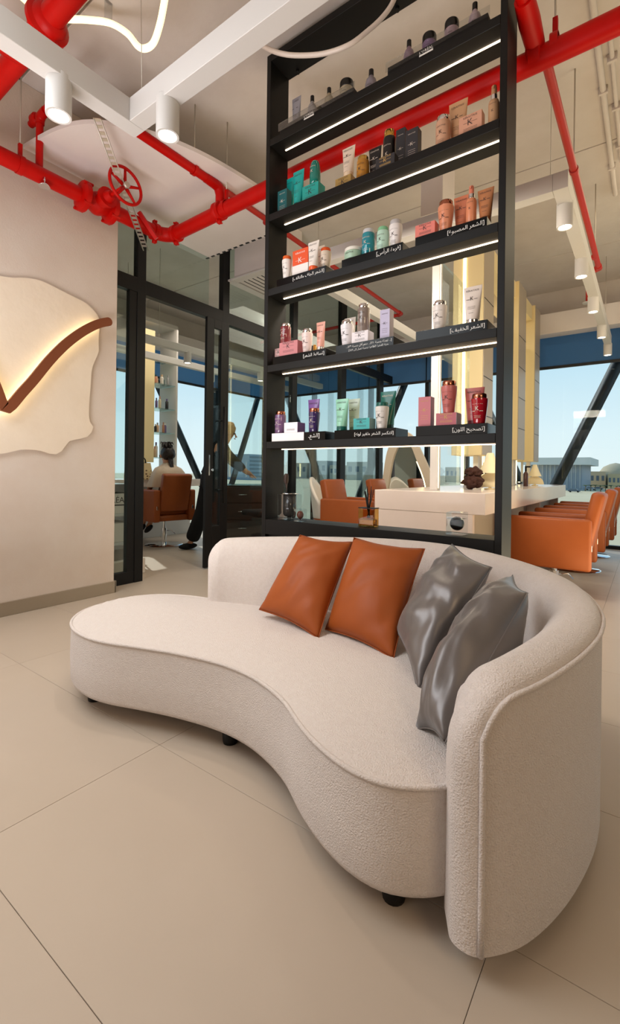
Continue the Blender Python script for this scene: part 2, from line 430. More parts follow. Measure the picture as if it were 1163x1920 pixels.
# ------------------------------------------------------------------ glass partition and sliding door
pt = thing('glass_partition', 'black framed full height glass partition beside the plaster wall', 'partition', (XP, 2.24, 0))
def ppart(name, y0, y1, z0, z1, m, d=.03, parent=None):
    bm = BM(); box(bm, XP-d, XP+d, y0, y1, z0, z1, .002, 1)
    return obj(name, bm, m, parent or pt, world=True)
PM = [(2.53, 2.62), (3.60, 3.70), (4.87, 4.97), (6.08, 6.23), (7.36, 7.50)]
ZT = 3.37
for i, (a, b) in enumerate(PM):
    ppart('mullion', a, b, 0, ZT if i < 1 else CEIL, M['frame'], .035)
ppart('transom', 2.225, 7.86, 2.705, 2.84, M['frame'], .034)
ppart('bottom_rail', 2.225, 2.53, 0, .11, M['frame'], .03)
ppart('inner_stile', 2.455, 2.53, .11, 2.705, M['frame'], .028)
ppart('bottom_rail', 3.70, 7.86, 0, .08, M['frame'], .03)
ppart('pane', 2.24, 2.455, .11, 2.705, M['pane2'], .004)
ppart('pane', 2.24, 2.53, 2.84, ZT, M['pane2'], .004); ppart('pane', 2.62, 3.42, 2.84, ZT, M['pane2'], .004)
for (a, b) in ((3.70, 4.87), (4.97, 6.08), (6.23, 7.36)):
    ppart('pane', a, b, .08, 2.705, M['pane2'], .004); ppart('pane', a, b, 2.84, CEIL-.01, M['pane2'], .004)
dr = thing('door_leaf', 'black framed glass door leaf standing at the right of the open doorway', 'door', (XP+.06, 3.36, 0))
def dpart(name, y0, y1, z0, z1, m, d=.018):
    bm = BM(); box(bm, XP+.06-d, XP+.06+d, y0, y1, z0, z1, .002, 1); return obj(name, bm, m, dr, world=True)
dpart('stile', 3.34, 3.44, .01, 2.70, M['frame']); dpart('stile', 3.545, 3.60, .01, 2.70, M['frame'])
dpart('rail', 3.44, 3.545, 2.6, 2.70, M['frame']); dpart('rail', 3.44, 3.545, .01, .45, M['frame'])
dpart('pane', 3.44, 3.545, .45, 2.6, M['pane2'], .004)
bm = BM(); tube(bm, [(XP+.14, 3.54, .70), (XP+.14, 3.54, 1.75)], .016, 12)
for z in (.84, 1.60): tube(bm, [(XP+.06, 3.54, z), (XP+.14, 3.54, z)], .01, 8)
obj('pull_handle', bm, M['black'], dr, world=True)
bm = BM(); box(bm, XP+.075, XP+.085, 3.375, 3.395, 1.0, 1.22, .002, 1); lathe(bm, [(.014, 0), (.014, .02)], (XP+.08, 3.42, 1.06), 12, 'X'); obj('lock', bm, M['chrome'], dr, world=True)

# ------------------------------------------------------------------ plaster relief with backlit mark
rel = [(-.5, 2.36), (.3, 2.30), (1.1, 2.36), (1.328, 2.389), (1.394, 2.398), (1.481, 2.428), (1.59, 2.445), (1.705, 2.428), (1.806, 2.407), (1.93, 2.385), (2.0, 2.345), (2.045, 2.30), (2.056, 2.25), (2.045, 2.10), (2.05, 2.02), (1.995, 1.873), (1.986, 1.741), (1.972, 1.53), (1.98, 1.438), (2.012, 1.385), (1.969, 1.317), (1.904, 1.292), (1.82, 1.268), (1.76, 1.187), (1.70, 1.158), (1.604, 1.184), (1.477, 1.186), (1.341, 1.150), (1.1, 1.14), (.3, 1.2), (-.5, 1.1)]
rp = spline([(0, y, z) for y, z in rel], 150, closed=True)
bm = BM(); prism(bm, [(XL+.0005, p.y, p.z) for p in rp], (.028, 0, 0))
o = obj('plaster_relief', bm, M['plaster2']); tag(o, 'pale plaster relief with a wavy outline on the left wall', 'wall relief')
lg = thing('wall_mark', 'large brown tick shaped mark with glowing backlight on the wall relief', 'sign', (XL, 1.4, 1.5))
cl = [(.75, 2.52), (.95, 2.27), (1.15, 1.93), (1.28, 1.62), (1.325, 1.50), (1.352, 1.46), (1.385, 1.49), (1.45, 1.585), (1.526, 1.69), (1.64, 1.86), (1.751, 2.0), (1.86, 2.11), (1.958, 2.19), (2.03, 2.235), (2.09, 2.262)]
cl = spline([(0, y, z) for y, z in cl], 80)
def ribbon(bm, cl, hw, x0, x1):
    n = len(cl); st = []
    d0 = (cl[-1]-cl[-2]).normalized()
    pts = [(p, hw) for p in cl] + [(cl[-1] + d0*hw*math.sin(PI/2*k/6), hw*math.cos(PI/2*k/6)+1e-4) for k in range(1, 7)]
    for i, (p, h_) in enumerate(pts):
        d = (pts[min(i+1, len(pts)-1)][0] - pts[max(i-1, 0)][0]).normalized(); nn = Vector((0, -d.z, d.y))
        st.append([bm.verts.new((x, q.y, q.z)) for q in (p + nn*h_, p - nn*h_) for x in (x0, x1)])
    for A_, B_2 in zip(st, st[1:]):
        for u, v in ((0, 1), (1, 3), (3, 2), (2, 0)): bm.faces.new((A_[u], A_[v], B_2[v], B_2[u]))
    bm.faces.new((st[0][0], st[0][1], st[0][3], st[0][2])); bm.faces.new((st[-1][2], st[-1][3], st[-1][1], st[-1][0]))
bm = BM(); ribbon(bm, cl, .034, XL+.075, XL+.10); obj('mark_face', bm, M['brown'], lg, world=True)
bm = BM(); ribbon(bm, cl[:-3], .020, XL+.052, XL+.074); obj('led_back', bm, M['halo'], lg, world=True)

# ------------------------------------------------------------------ red sprinkler pipework
sp = thing('sprinkler_main', 'thick red sprinkler main running along the plaster wall and across behind the shelf unit', 'pipe', (-3.5, 2.58, 3.15))
PX, PZ, PY, PR = -3.52, 3.14, 2.60, .056
def pp(name, bm, m=None, parent=None, auto=40): return obj(name, bm, m or M['red'], parent or sp, world=True, auto=auto)
bm = BM(); tube(bm, [(PX, -1, PZ), (PX, PY-.12, PZ)], PR, 24); pp('pipe', bm)
bm = BM(); tube(bm, [(PX+.12, PY, PZ), (-2.0, PY, PZ+.03), (3.6, PY, PZ+.07)], PR, 24); pp('pipe', bm)
arc = [(PX + .13 - .13*math.cos(t), PY - .13 + .13*math.sin(t), PZ) for t in [PI/2*k/8 for k in range(9)]]
bm = BM(); tube(bm, arc, PR+.004, 20); pp('elbow', bm)
def coupling(c, axis, r=PR, wd=.05, lug=True):
    bm = BM(); lathe(bm, [(r+.003, -wd/2), (r+.016, -wd/2+.004), (r+.016, -.01), (r+.012, 0), (r+.016, .01), (r+.016, wd/2-.004), (r+.003, wd/2)], c, 24, axis)
    if lug:
        for s in (1, -1):
            for (dx, dz) in ((.0, 1),):
                cc = Vector(c) + Vector((0, 0, s*(r+.028)))
                box(bm, cc.x-.018, cc.x+.018, cc.y-.018, cc.y+.018, cc.z-.016, cc.z+.016, .006, 1)
                tube(bm, [cc + (Vector((0, -.03, 0)) if axis == 'X' else Vector((-.03, 0, 0))), cc + (Vector((0, .03, 0)) if axis == 'X' else Vector((.03, 0, 0)))], .008, 6)
    return pp('coupling', bm)
coupling((PX, PY-.13, PZ), 'Y'); coupling((PX+.13, PY, PZ), 'X')
coupling((-2.84, PY, PZ+.02), 'X', wd=.07)
# valve
vy = 1.98
def flange(y):
    bm = BM(); lathe(bm, [(PR, -.035), (.085, -.032), (.110, -.02), (.113, 0), (.110, .016), (.08, .03), (PR, .035)], (PX, y, PZ), 28, 'Y')
    for k in range(4):
        a = PI/4 + k*PI/2; c = Vector((PX + .105*math.cos(a), y, PZ + .105*math.sin(a)))
        tube(bm, [c - Vector((0, .035, 0)), c + Vector((0, .035, 0))], .012, 6)
    return pp('flange', bm)
flange(1.835); flange(2.06)
bm = BM()
lathe(bm, [(.06, -.10), (.066, -.06), (.085, -.02), (.088, 0), (.085, .02), (.066, .06), (.06, .10)], (PX, 1.95, PZ), 24, 'Y')
vdir = Vector((1, 0, 0))
c0 = Vector((PX, 1.95, PZ)); hc = deep(236, 348, c0.dot(FW) - .2); vdir = (hc - c0).normalized(); HL = (hc - c0).length
tube(bm, [c0 + vdir*.02, c0 + vdir*.11, c0 + vdir*.115], [.06, .06, .075], 20)
tube(bm, [c0 + vdir*.115, c0 + vdir*.14], .075, 20); tube(bm, [c0 + vdir*.14, c0 + vdir*.19], [.045, .03], 16); tube(bm, [c0 + vdir*.19, c0 + vdir*(HL+.02)], .014, 12)
pp('valve_body', bm)

s_, u_ = frame_axes(vdir); HR = .132
bm = BM(); tube(bm, [hc + (s_*math.cos(2*PI*k/40) + u_*math.sin(2*PI*k/40))*HR for k in range(40)], .0115, 10, closed=True)
wheel = pp('handwheel', bm)
for k in range(5):
    a = 2*PI*k/5 + .3; bm = BM()
    e = hc + (s_*math.cos(a) + u_*math.sin(a))*HR
    tube(bm, [hc + (e-hc)*.15 - vdir*.01, hc + (e-hc)*.55 - vdir*.004, e], [.014, .011, .009], 8); obj('spoke', bm, M['red'], wheel, world=True)
bm = BM(); tube(bm, [hc - vdir*.015, hc + vdir*.022], .024, 6); obj('hub_nut', bm, M['galv'], wheel, world=True, label='grey hexagonal nut at the wheel centre')
# riser and side branch at the wall
bm = BM(); tube(bm, [(PX, 1.515, PZ+.03), (PX, 1.515, 3.50)], .024, 14); pp('riser', bm)
bm = BM(); tube(bm, [(PX, 1.515, 3.50), (PX+.004, 1.515, 3.53), (PX+.03, 1.515, 3.55), (PX+.09, 1.515, 3.555)], .03, 14); pp('elbow', bm)
bm = BM(); tube(bm, [(PX-.14, 1.515, 3.555), (PX+.62, 1.515, 3.58)], .024, 14); pp('pipe', bm)
bm = BM(); lathe(bm, [(.03, -.03), (.042, -.02), (.042, .02), (.03, .03)], (PX-.06, 1.515, 3.556), 16, 'X'); pp('coupling', bm)
# pipe clamps with straps, threaded rods
def clamp(c, axis, r, rod_top, mrod=True, strap=True):
    bm = BM(); lathe(bm, [(r+.001, -.018), (r+.006, -.018), (r+.006, .018), (r+.001, .018)], c, 24, axis, cap=False)
    if strap: box(bm, c[0]-.012, c[0]+.012, c[1]-.012, c[1]+.012, c[2]+r, c[2]+r+.09, .002, 1)
    cl_ = pp('clamp', bm)
    bm = BM(); tube(bm, [(c[0], c[1], c[2]+r+.02), (c[0], c[1], rod_top)], .005, 6); obj('hanger_rod', bm, M['galv'], cl_, world=True)
clamp((PX, 1.39, PZ), 'Y', PR, CEIL); clamp((-2.76, PY, PZ+.02), 'X', PR, CEIL)
clamp((-.51, PY, PZ+.065), 'X', PR, CEIL); clamp((-.40, PY, PZ+.066), 'X', PR, CEIL)
bm = BM(); a = Vector((PX+.05, 2.28, PZ+.07)); b = Vector((PX+.10, 2.42, PZ-.11))
tube(bm, [a, b], .022, 4); pp('slotted_bracket', bm)
bm = BM(); lathe(bm, [(.038, 0), (.034, .012), (.012, .02), (.012, .04)], (PX+.045, 1.53, PZ-.095), 20, 'Z'); tube(bm, [(PX+.045, 1.53, PZ-.09), (PX+.045, 1.53, PZ-.03)], .01, 8)
obj('sprinkler_head', bm, M['chrome'], sp, world=True, label='chrome sprinkler rosette under the pipe')
# branch over the room (from tee down to far elbow)
bp = thing('sprinkler_branch', 'thin red sprinkler branch crossing above the shelf unit and turning left at the far end', 'pipe', (-2.82, 2.6, 3.35))
def pb(name, bm, m=None): return obj(name, bm, m or M['red'], bp, world=True, auto=40)
BX, BZ = -2.83, 3.35
bm = BM(); tube(bm, [(BX, .9, BZ), (BX, 2.44, BZ)], .033, 16); pb('pipe', bm)
bm = BM(); tube(bm, [(BX, 2.44, BZ), (BX, 2.54, BZ), (BX, 2.58, BZ-.01), (BX, 2.6, BZ-.06), (BX, 2.6, PZ+.06)], [.036, .04, .042, .04, .04], 16); pb('tee_elbow', bm)
bm = BM(); tube(bm, [(BX, 2.6, BZ), (BX-.08, 6.15, BZ)], .024, 14); pb('pipe', bm, M['red2'])
bm = BM(); tube(bm, [(BX-.08, 6.1, BZ), (BX-.08, 6.17, BZ), (BX-.13, 6.2, BZ)], .032, 14); pb('elbow', bm, M['red2'])
bm = BM(); tube(bm, [(BX-.1, 6.2, BZ), (-5.6, 6.15, BZ)], .024, 14); pb('pipe', bm, M['red2'])
for y in (3.2, 4.9): 
    bm = BM(); lathe(bm, [(.024, -.02), (.034, -.015), (.034, .015), (.024, .02)], (BX-.02-.08*(y-2.6)/3.6, y, BZ), 14, 'Y'); pb('collar', bm, M['red2'])
bm = BM(); lathe(bm, [(.036, -.014), (.041, -.014), (.041, .014), (.036, .014)], (BX, 2.33, BZ), 20, 'Y', cap=False)
c_ = pb('clamp', bm); bm = BM(); tube(bm, [(BX, 2.33, BZ+.03), (BX, 2.33, CEIL)], .005, 6); obj('hanger_rod', bm, M['galv'], c_, world=True)
# big pipe at the upper left corner
up = thing('sprinkler_header', 'large red header pipe with bolted coupling at the upper left corner', 'pipe', (-2.7, 1.12, 3.35))
def pu(name, bm): return obj(name, bm, M['red'], up, world=True, auto=40)
bm = BM(); tube(bm, [(-3.66, 1.125, BZ), (-1.7, 1.11, BZ)], .058, 24); pu('pipe', bm)
bm = BM(); tube(bm, [(BX, .2, BZ), (BX, 1.125, BZ)], .062, 24); pu('pipe', bm)
bm = BM(); lathe(bm, [(.058, -.06), (.08, -.05), (.09, -.02), (.105, -.012), (.105, .012), (.085, .025), (.078, .05), (.068, .06), (.058, .07)], (-2.53, 1.12, BZ), 28, 'X')
for s in (1, -1):
    c = Vector((-2.53, 1.12 - s*.03, BZ + s*.115)); box(bm, c.x-.022, c.x+.022, c.y-.02, c.y+.02, c.z-.02, c.z+.02, .008, 1)
    tube(bm, [c - Vector((.045, 0, 0)), c + Vector((.045, 0, 0))], .011, 6)
pu('coupling', bm)
# right-hand branch
rb = thing('sprinkler_drop', 'thin red branch pipe running away to a far elbow at right of the shelf unit', 'pipe', (-.46, 2.6, 3.15))
def pr(name, bm, m=None): return obj(name, bm, m or M['red'], rb, world=True, auto=40)
bm = BM(); tube(bm, [(-.44, 2.62, 3.155), (-.425, 5.46, 3.15)], .024, 14); pr('pipe', bm, M['red2'])
bm = BM(); tube(bm, [(-.425, 5.44, 3.15), (-.425, 5.50, 3.15), (-.46, 5.53, 3.15), (-.56, 5.53, 3.15)], [.03, .033, .03, .026], 14); pr('elbow', bm, M['red2'])
bm = BM(); tube(bm, [(-.49, 1.4, 3.27), (-.49, 2.35, 3.27)], .034, 14); tube(bm, [(-.49, 2.32, 3.27), (-.49, 2.44, 3.26), (-.485, 2.55, 3.23), (-.48, 2.60, 3.2)], [.044, .05, .046, .04], 16); pr('flexible_joint', bm)
bm = BM(); lathe(bm, [(.06, -.032), (.074, -.026), (.074, .026), (.06, .032)], (-.49, PY, PZ+.065), 24, 'X'); pr('coupling', bm)
for y in (3.64, 5.2):
    bm = BM(); lathe(bm, [(.024, -.02), (.03, -.018), (.03, .018), (.024, .02)], (-.435, y, 3.152), 14, 'Y'); k_ = pr('collar', bm, M['red2'])
    bm = BM(); tube(bm, [(-.435, y, 3.17), (-.435, y, CEIL)], .005, 6); obj('hanger_rod', bm, M['galv'], k_, world=True)
# slotted steel channel brace and conduits
bm = BM()
a, b = deep(182, 222, 2.97), deep(274, 470, 4.12)
d = (b-a).normalized(); s1, u1 = frame_axes(d); hw = .022
for sgn in (-1, 1): tube(bm, [a + s1*sgn*hw, b + s1*sgn*hw], .005, 4)
nn = int((b-a).length/.045)
for k in range(nn):
    p0 = a + d*(k*.045); p1 = p0 + d*.022; n_ = u1*.004
    prism(bm, [p0 - s1*hw, p0 + s1*hw, p1 + s1*hw, p1 - s1*hw], n_)
o = obj('slotted_channel', bm, M['galv']); tag(o, 'slotted galvanised channel bracing up from the valve to the ceiling', 'bracket')
for (x, y0, y1, r, lab) in ((-.29, 2.4, 5.45, .02, 'longer beige conduit on the ceiling at the right edge'), (-.22, 3.4, 4.9, .014, 'short thin beige conduit right of the longer one')):
    bm = BM(); tube(bm, [(x, y0, CEIL-.03), (x, y1, CEIL-.03)], r, 10)
    for k in range(3): yy = y0 + (y1-y0)*(k+.5)/3; box(bm, x-.03, x+.03, yy-.012, yy+.012, CEIL-.055, CEIL, .003, 1)
    tag(obj('conduit', bm, M['concrete'], auto=40), lab, 'conduit')

P = onY(1101, 570, 6.9)
sh_ = thing('ceiling_sprinkler', 'small red sprinkler drop with pale plate under the far ceiling', 'sprinkler', (P.x, 6.9, P.z))
bm = BM(); tube(bm, [(0, 0, .02), (0, 0, CEIL-P.z)], .016, 10); obj('drop_pipe', bm, M['red2'], sh_)
bm = BM(); lathe(bm, [(.055, .02), (.05, .008), (.02, 0)], seg=20); obj('plate', bm, M['white'], sh_, auto=40)

# ------------------------------------------------------------------ track lights
def spot(parent, x, y, zt, r=.052, h=.15, power=22, light=True, name='spot'):
    bm = BM(); lathe(bm, [(r*.6, 0), (r, -.002), (r, -h), (r*.82, -h), (r*.74, -h+.012)], (x, y, zt), 28)
    hd = obj('spot_head', bm, M['white'], parent, world=True, auto=40)
    bm = BM(); lathe(bm, [(.001, -h+.004), (r*.7, -h+.004), (r*.7, -h+.010), (.001, -h+.010)], (x, y, zt), 20); obj('spot_lens', bm, M['lamp'], hd, world=True)
    if light:
        l = bpy.data.lights.new('spot_light', 'SPOT'); l.energy = power; l.color = (1, .91, .80); l.spot_size = math.radians(80); l.spot_blend = .7; l.shadow_soft_size = .05
        lo = bpy.data.objects.new('spot_light', l); COL.objects.link(lo); lo.location = (x, y, zt-h-.01)
    return hd
tr = thing('track_light', 'white L shaped ceiling track with two glowing cylinder spots at upper left', 'ceiling light', (-2.12, 1.36, 2.75))
zt = 2.75; cx, cy = -2.145, 1.38; hw, hh = .042, .115
def beam(parent, x0, x1, y0, y1, z0, z1): 
    bm = BM(); box(bm, x0, x1, y0, y1, z0, z1, .002, 1); return obj('track_bar', bm, M['white'], parent, world=True)
beam(tr, cx-.001, cx+2*hw, -1.2, cy, zt, zt+hh); beam(tr, cx+2*hw+.001, 1.2, cy-2*hw, cy, zt, zt+hh)
spot(tr, cx+.035, .985, zt+.02, .052, .17, 28); spot(tr, -1.82, cy-.04, zt+.02, .052, .17, 28)
for (x, y) in ((cx+.12, cy-.04),):
    bm = BM(); tube(bm, [(x, y, zt+hh), (x-.02, y-.01, CEIL)], .002, 5); obj('suspension_wire', bm, M['galv'], tr, world=True)
bm = BM(); lathe(bm, [(.008, 0), (.008, .004)], (-.93, cy-.04, zt-.004), 12); obj('screw_cap', bm, M['galv'], tr, world=True)
tr2 = thing('track_light', 'white rectangular ceiling track with a row of lit cylinder spots over the right salon chairs', 'ceiling light', (-.47, 3.2, 2.8))
z2 = 2.82; x2 = -.5
beam(tr2, x2, x2+.085, 3.22, 7.4, z2, z2+.11); beam(tr2, -2.6, x2-.001, 3.22, 3.305, z2, z2+.11)
beam(tr2, -2.6, -2.515, 3.306, 7.4, z2, z2+.11)
for px, py in ((1060, 385), (1091, 488), (1113, 565), (1129, 617), (1140, 652)):
    P_ = onX(px, py, x2+.04); spot(tr2, x2+.04, P_.y, z2+.02, .05, .16, 16)
for y in (5.0, 6.6): spot(tr2, -2.56, y, z2+.02, .05, .16, 14)
bm = BM(); tube(bm, [(x2-.02, 3.26, z2+.11), (x2-.02, 3.26, CEIL)], .002, 5); obj('suspension_wire', bm, M['galv'], tr2, world=True)
tr3 = thing('track_light', 'white ceiling track with lit cylinder spots inside the side room', 'ceiling light', (-5.3, 3.8, 2.6))
for (a, b) in (((-5.75, 3.4), (-5.67, 7.2)), ((-5.05, 3.2), (-4.97, 7.2))): beam(tr3, a[0], b[0], a[1], b[1], 2.62, 2.71)
for (x, y) in ((-5.01, 4.05), (-5.71, 5.1), (-5.01, 5.5)): spot(tr3, x, y, 2.64, .05, .15, 12)
for (x, y) in ((-5.71, 3.6), (-5.71, 6.8), (-5.01, 3.6), (-5.01, 6.8)):
    bm = BM(); tube(bm, [(x, y, 2.71), (x, y, CEIL)], .003, 5); obj('suspension_wire', bm, M['galv'], tr3, world=True)
for (x, y) in ((-2.56, 3.6), (-2.56, 7.0), (x2+.04, 7.0)):
    bm = BM(); tube(bm, [(x, y, z2+.11), (x, y, CEIL)], .003, 5); obj('suspension_wire', bm, M['galv'], tr2, world=True)
# ------------------------------------------------------------------ neon ropes
zs = CEIL - .12
lit = [deep(px, py, t) for px, py, t in ((30, -15, 2.58), (75, 22, 2.66), (120, 35, 2.72), (160, 37, 2.74), (205, 43, 2.78), (238, 62, 2.74), (258, 86, 2.70), (272, 91, 2.68), (288, 80, 2.64), (300, 45, 2.58), (308, 5, 2.52), (315, -40, 2.46))]
bm = BM(); tube(bm, spline(lit, 90), .018, 10); nl = obj('neon_rope', bm, M['neon']); tag(nl, 'lit yellow flexible neon rope looping under the ceiling', 'light')
bm = BM(); p_ = deep(203, 40, 2.78); box(bm, p_.x-.012, p_.x+.012, p_.y-.02, p_.y+.02, p_.z-.024, CEIL, .002, 1); obj('clip', bm, M['acrylic'], nl)
un = [deep(px, py, t) for px, py, t in ((405, -30, 3.2), (425, 15, 3.1), (445, 42, 3.0), (470, 70, 2.85), (500, 90, 2.7), (530, 101, 2.62), (565, 104, 2.6), (610, 100, 2.55), (655, 84, 2.5), (690, 58, 2.5), (715, 35, 2.5), (735, 8, 2.5), (750, -30, 2.5))]
bm = BM(); tube(bm, spline(un, 90), .013, 10); o = obj('neon_rope', bm, M['neonoff']); tag(o, 'unlit pale neon rope sagging in front of the black shelf unit top', 'light')

# ------------------------------------------------------------------ curved sofa
sf = thing('curved_sofa', 'cream boucle curved sofa with kidney shaped seat and low wrapping back', 'sofa', (-1.1, 1.5, 0))
def ps(name, bm, m, auto=None): return obj(name, bm, m, sf, world=True, auto=auto)
Fp = [(-2.335, 1.40), (-2.30, 1.24), (-2.2, 1.12), (-2.07, 1.055), (-1.92, 1.035), (-1.79, 1.054), (-1.64, 1.105), (-1.475, 1.156), (-1.30, 1.19), (-1.164, 1.193), (-1.04, 1.17), (-.909, 1.12), (-.788, 1.045), (-.696, .998), (-.593, .964), (-.503, .960), (-.435, .984), (-.375, 1.03), (-.315, 1.11), (-.255, 1.25), (-.24, 1.4)]
Bp = [(-2.335, 1.40), (-2.32, 1.52), (-2.24, 1.64), (-2.1, 1.72), (-1.95, 1.76), (-1.75, 1.82), (-1.5, 1.93), (-1.2, 2.04), (-.9, 2.09), (-.65, 2.05), (-.45, 1.96), (-.33, 1.83), (-.26, 1.68), (-.235, 1.53), (-.24, 1.4)]
NU, NV = 110, 28
F_ = spline([(x, y, 0) for x, y in Fp], NU); B_ = spline([(x, y, 0) for x, y in Bp], NU)
ZS = .338
def dome(d): return .034*(1 - math.exp(-d/.10))
bm = BM(); grid = []
for i in range(NU):
    row = []
    for j in range(NV+1):
        v = .5 - .5*math.cos(PI*j/NV)
        p = F_[i].lerp(B_[i], v)
        d = min((p-q).length for q in F_[::3] + B_[::3]); d = min(d, (p-F_[i]).length if i not in (0, NU-1) else 0, (p-B_[i]).length if i not in (0, NU-1) else 0)
        wr = .0022*math.sin(55*(p.x*.8+p.y*.35) + 2*math.sin(9*p.y)) * math.exp(-((p.x+1.25)/.28)**2) * math.exp(-((p.y-1.42)/.2)**2)
        row.append(bm.verts.new((p.x, p.y, ZS + dome(d) + wr)))
    grid.append(row)
for i in range(NU-1):
    for j in range(NV):
        f = bm.faces.new((grid[i][j], grid[i+1][j], grid[i+1][j+1], grid[i][j+1])); f.smooth = True
bmesh.ops.remove_doubles(bm, verts=bm.verts[:], dist=.0008)
ps('seat_top', bm, M['sofa'])
ring = F_ + list(reversed(B_))[1:-1]
bm = BM(); nR = len(ring); cen = Vector((-1.15, 1.5, 0)); levels = [(.022, .078), (.006, .084), (0, .10), (-.003, .20), (0, .335)]
rows = []
for ins, z in levels:
    rr = []
    for k, p in enumerate(ring):
        t = (ring[(k+1) % nR] - ring[k-1]).normalized(); n_ = Vector((-t.y, t.x, 0))
        rr.append(bm.verts.new(Vector((p.x, p.y, z)) + n_*ins))
    rows.append(rr)
for A, B in zip(rows, rows[1:]):
    for k in range(nR): f = bm.faces.new((A[k], A[(k+1) % nR], B[(k+1) % nR], B[k])); f.smooth = True
bm.faces.new(list(reversed(rows[0])))
ps('seat_base', bm, M['sofa'])
bm = BM(); tube(bm, [Vector((p.x, p.y, ZS)) for p in ring], .0068, 8, closed=True); ps('seat_piping', bm, M['sofa'])
# back and arm in one sweep
outer = [(-.318, .955, .60), (-.262, .99, .615), (-.20, 1.07, .63), (-.150, 1.20, .643), (-.117, 1.35, .65), (-.102, 1.50, .655), (-.112, 1.66, .665), (-.17, 1.83, .68), (-.27, 1.965, .692), (-.42, 2.09, .702), (-.62, 2.18, .712), (-.85, 2.225, .716), (-1.1, 2.20, .715), (-1.35, 2.12, .709), (-1.6, 2.01, .70), (-1.8, 1.90, .69), (-1.93, 1.82, .68), (-1.985, 1.765, .675)]
NO = 160; O_ = spline(outer, NO)
L_ = [0]
for a, b in zip(O_, O_[1:]): L_.append(L_[-1] + Vector((b.x-a.x, b.y-a.y, 0)).length)
TOT = L_[-1]
prof = [(0, 0), (0, .25), (0, .5), (0, .75), (0, .93), (.006, .965), (.02, .985), (.045, .997), (.07, 1.0), (.092, .99), (.112, .968), (.128, .935), (.14, .89), (.15, .82), (.15, .65), (.15, .5), (.15, .3), (.15, 0)]
def back_sweep():
    # extra stations close to both ends
    st = []
    for k in range(14): st.append(.15*(1-math.cos(PI/2*k/14)))
    st += [.15 + (TOT-.30)*k/120 for k in range(121)]
    st += [TOT - .15*(1-math.cos(PI/2*(13-k)/14)) for k in range(14)]
    return st
def at_len(s):
    j = 0
    while j < NO-2 and L_[j+1] < s: j += 1
    f = (s-L_[j])/max(L_[j+1]-L_[j], 1e-9); f = min(max(f, 0), 1)
    p = O_[j].lerp(O_[j+1], f); t = O_[min(j+2, NO-1)] - O_[max(j-1, 0)]; t.z = 0; t.normalize()
    return p, t
bm = BM(); rows = []; pipe = []
ZB = .055
for s in back_sweep():
    p, t = at_len(s); n_ = Vector((-t.y, t.x, 0))
    e0, e1 = s, TOT - s
    h = p.z
    for e, r in ((e0, .15), (e1, .13)):
        if e < r: h = h - r*.92 + math.sqrt(max(r*r - (r-e)**2, 0))*.92
    k = 1.0; W = .15
    for e in (e0, e1):
        r = .065
        if e < r: k *= .42 + .58*math.sqrt(max(1 - (1-e/r)**2, 0))
    zb = ZB; sl_ = min(1, max(0, min(e0, e1) - .10)/.30); sl_ = sl_*sl_*(3-2*sl_)
    rows.append([bm.verts.new(Vector((p.x, p.y, 0)) + n_*(W/2 + (x-W/2)*k + (sl_*.06*min(1, max(0, .97-z)/.5) if x > .08 else 0)) + Vector((0, 0, zb + (h-zb)*z if z < .89 else h - (1-z)*.62))) for x, z in prof])
    o_ = Vector((p.x, p.y, 0)) + n_*(W/2 - W/2*k - .002)
    if .05 <= s <= TOT - .05:
        c_ = min(1, max(0, (s-.05)/.075)); pipe.append(Vector((o_.x, o_.y, h - .034 - .075*(1 - math.sqrt(max(0, 1-(1-c_)**2))))))
for A, B in zip(rows, rows[1:]):
    for k in range(len(prof)-1): f = bm.faces.new((A[k], A[k+1], B[k+1], B[k])); f.smooth = True
    bm.faces.new((A[-1], A[0], B[0], B[-1]))
bm.faces.new(rows[0]); bm.faces.new(list(reversed(rows[-1])))
ps('backrest', bm, M['sofa'], 50)
p0, t0 = pipe[0], None
front = [Vector((pipe[0].x, pipe[0].y, z)) for z in (.06, .15, .25, .35)] + pipe + [Vector((pipe[-1].x, pipe[-1].y, z)) for z in (.45, .38)]
bm = BM(); tube(bm, front, .0065, 8); ps('back_piping', bm, M['sofa'])
for x, y in ((-2.03, 1.14), (-2.1, 1.55), (-.50, 1.06), (-.9, 1.95), (-1.3, 1.28), (-.26, 1.5), (-1.6, 1.85)):
    bm = BM(); lathe(bm, [(.028, 0), (.030, .01), (.034, .08)], (x, y, 0), 16); ps('leg', bm, M['black'])

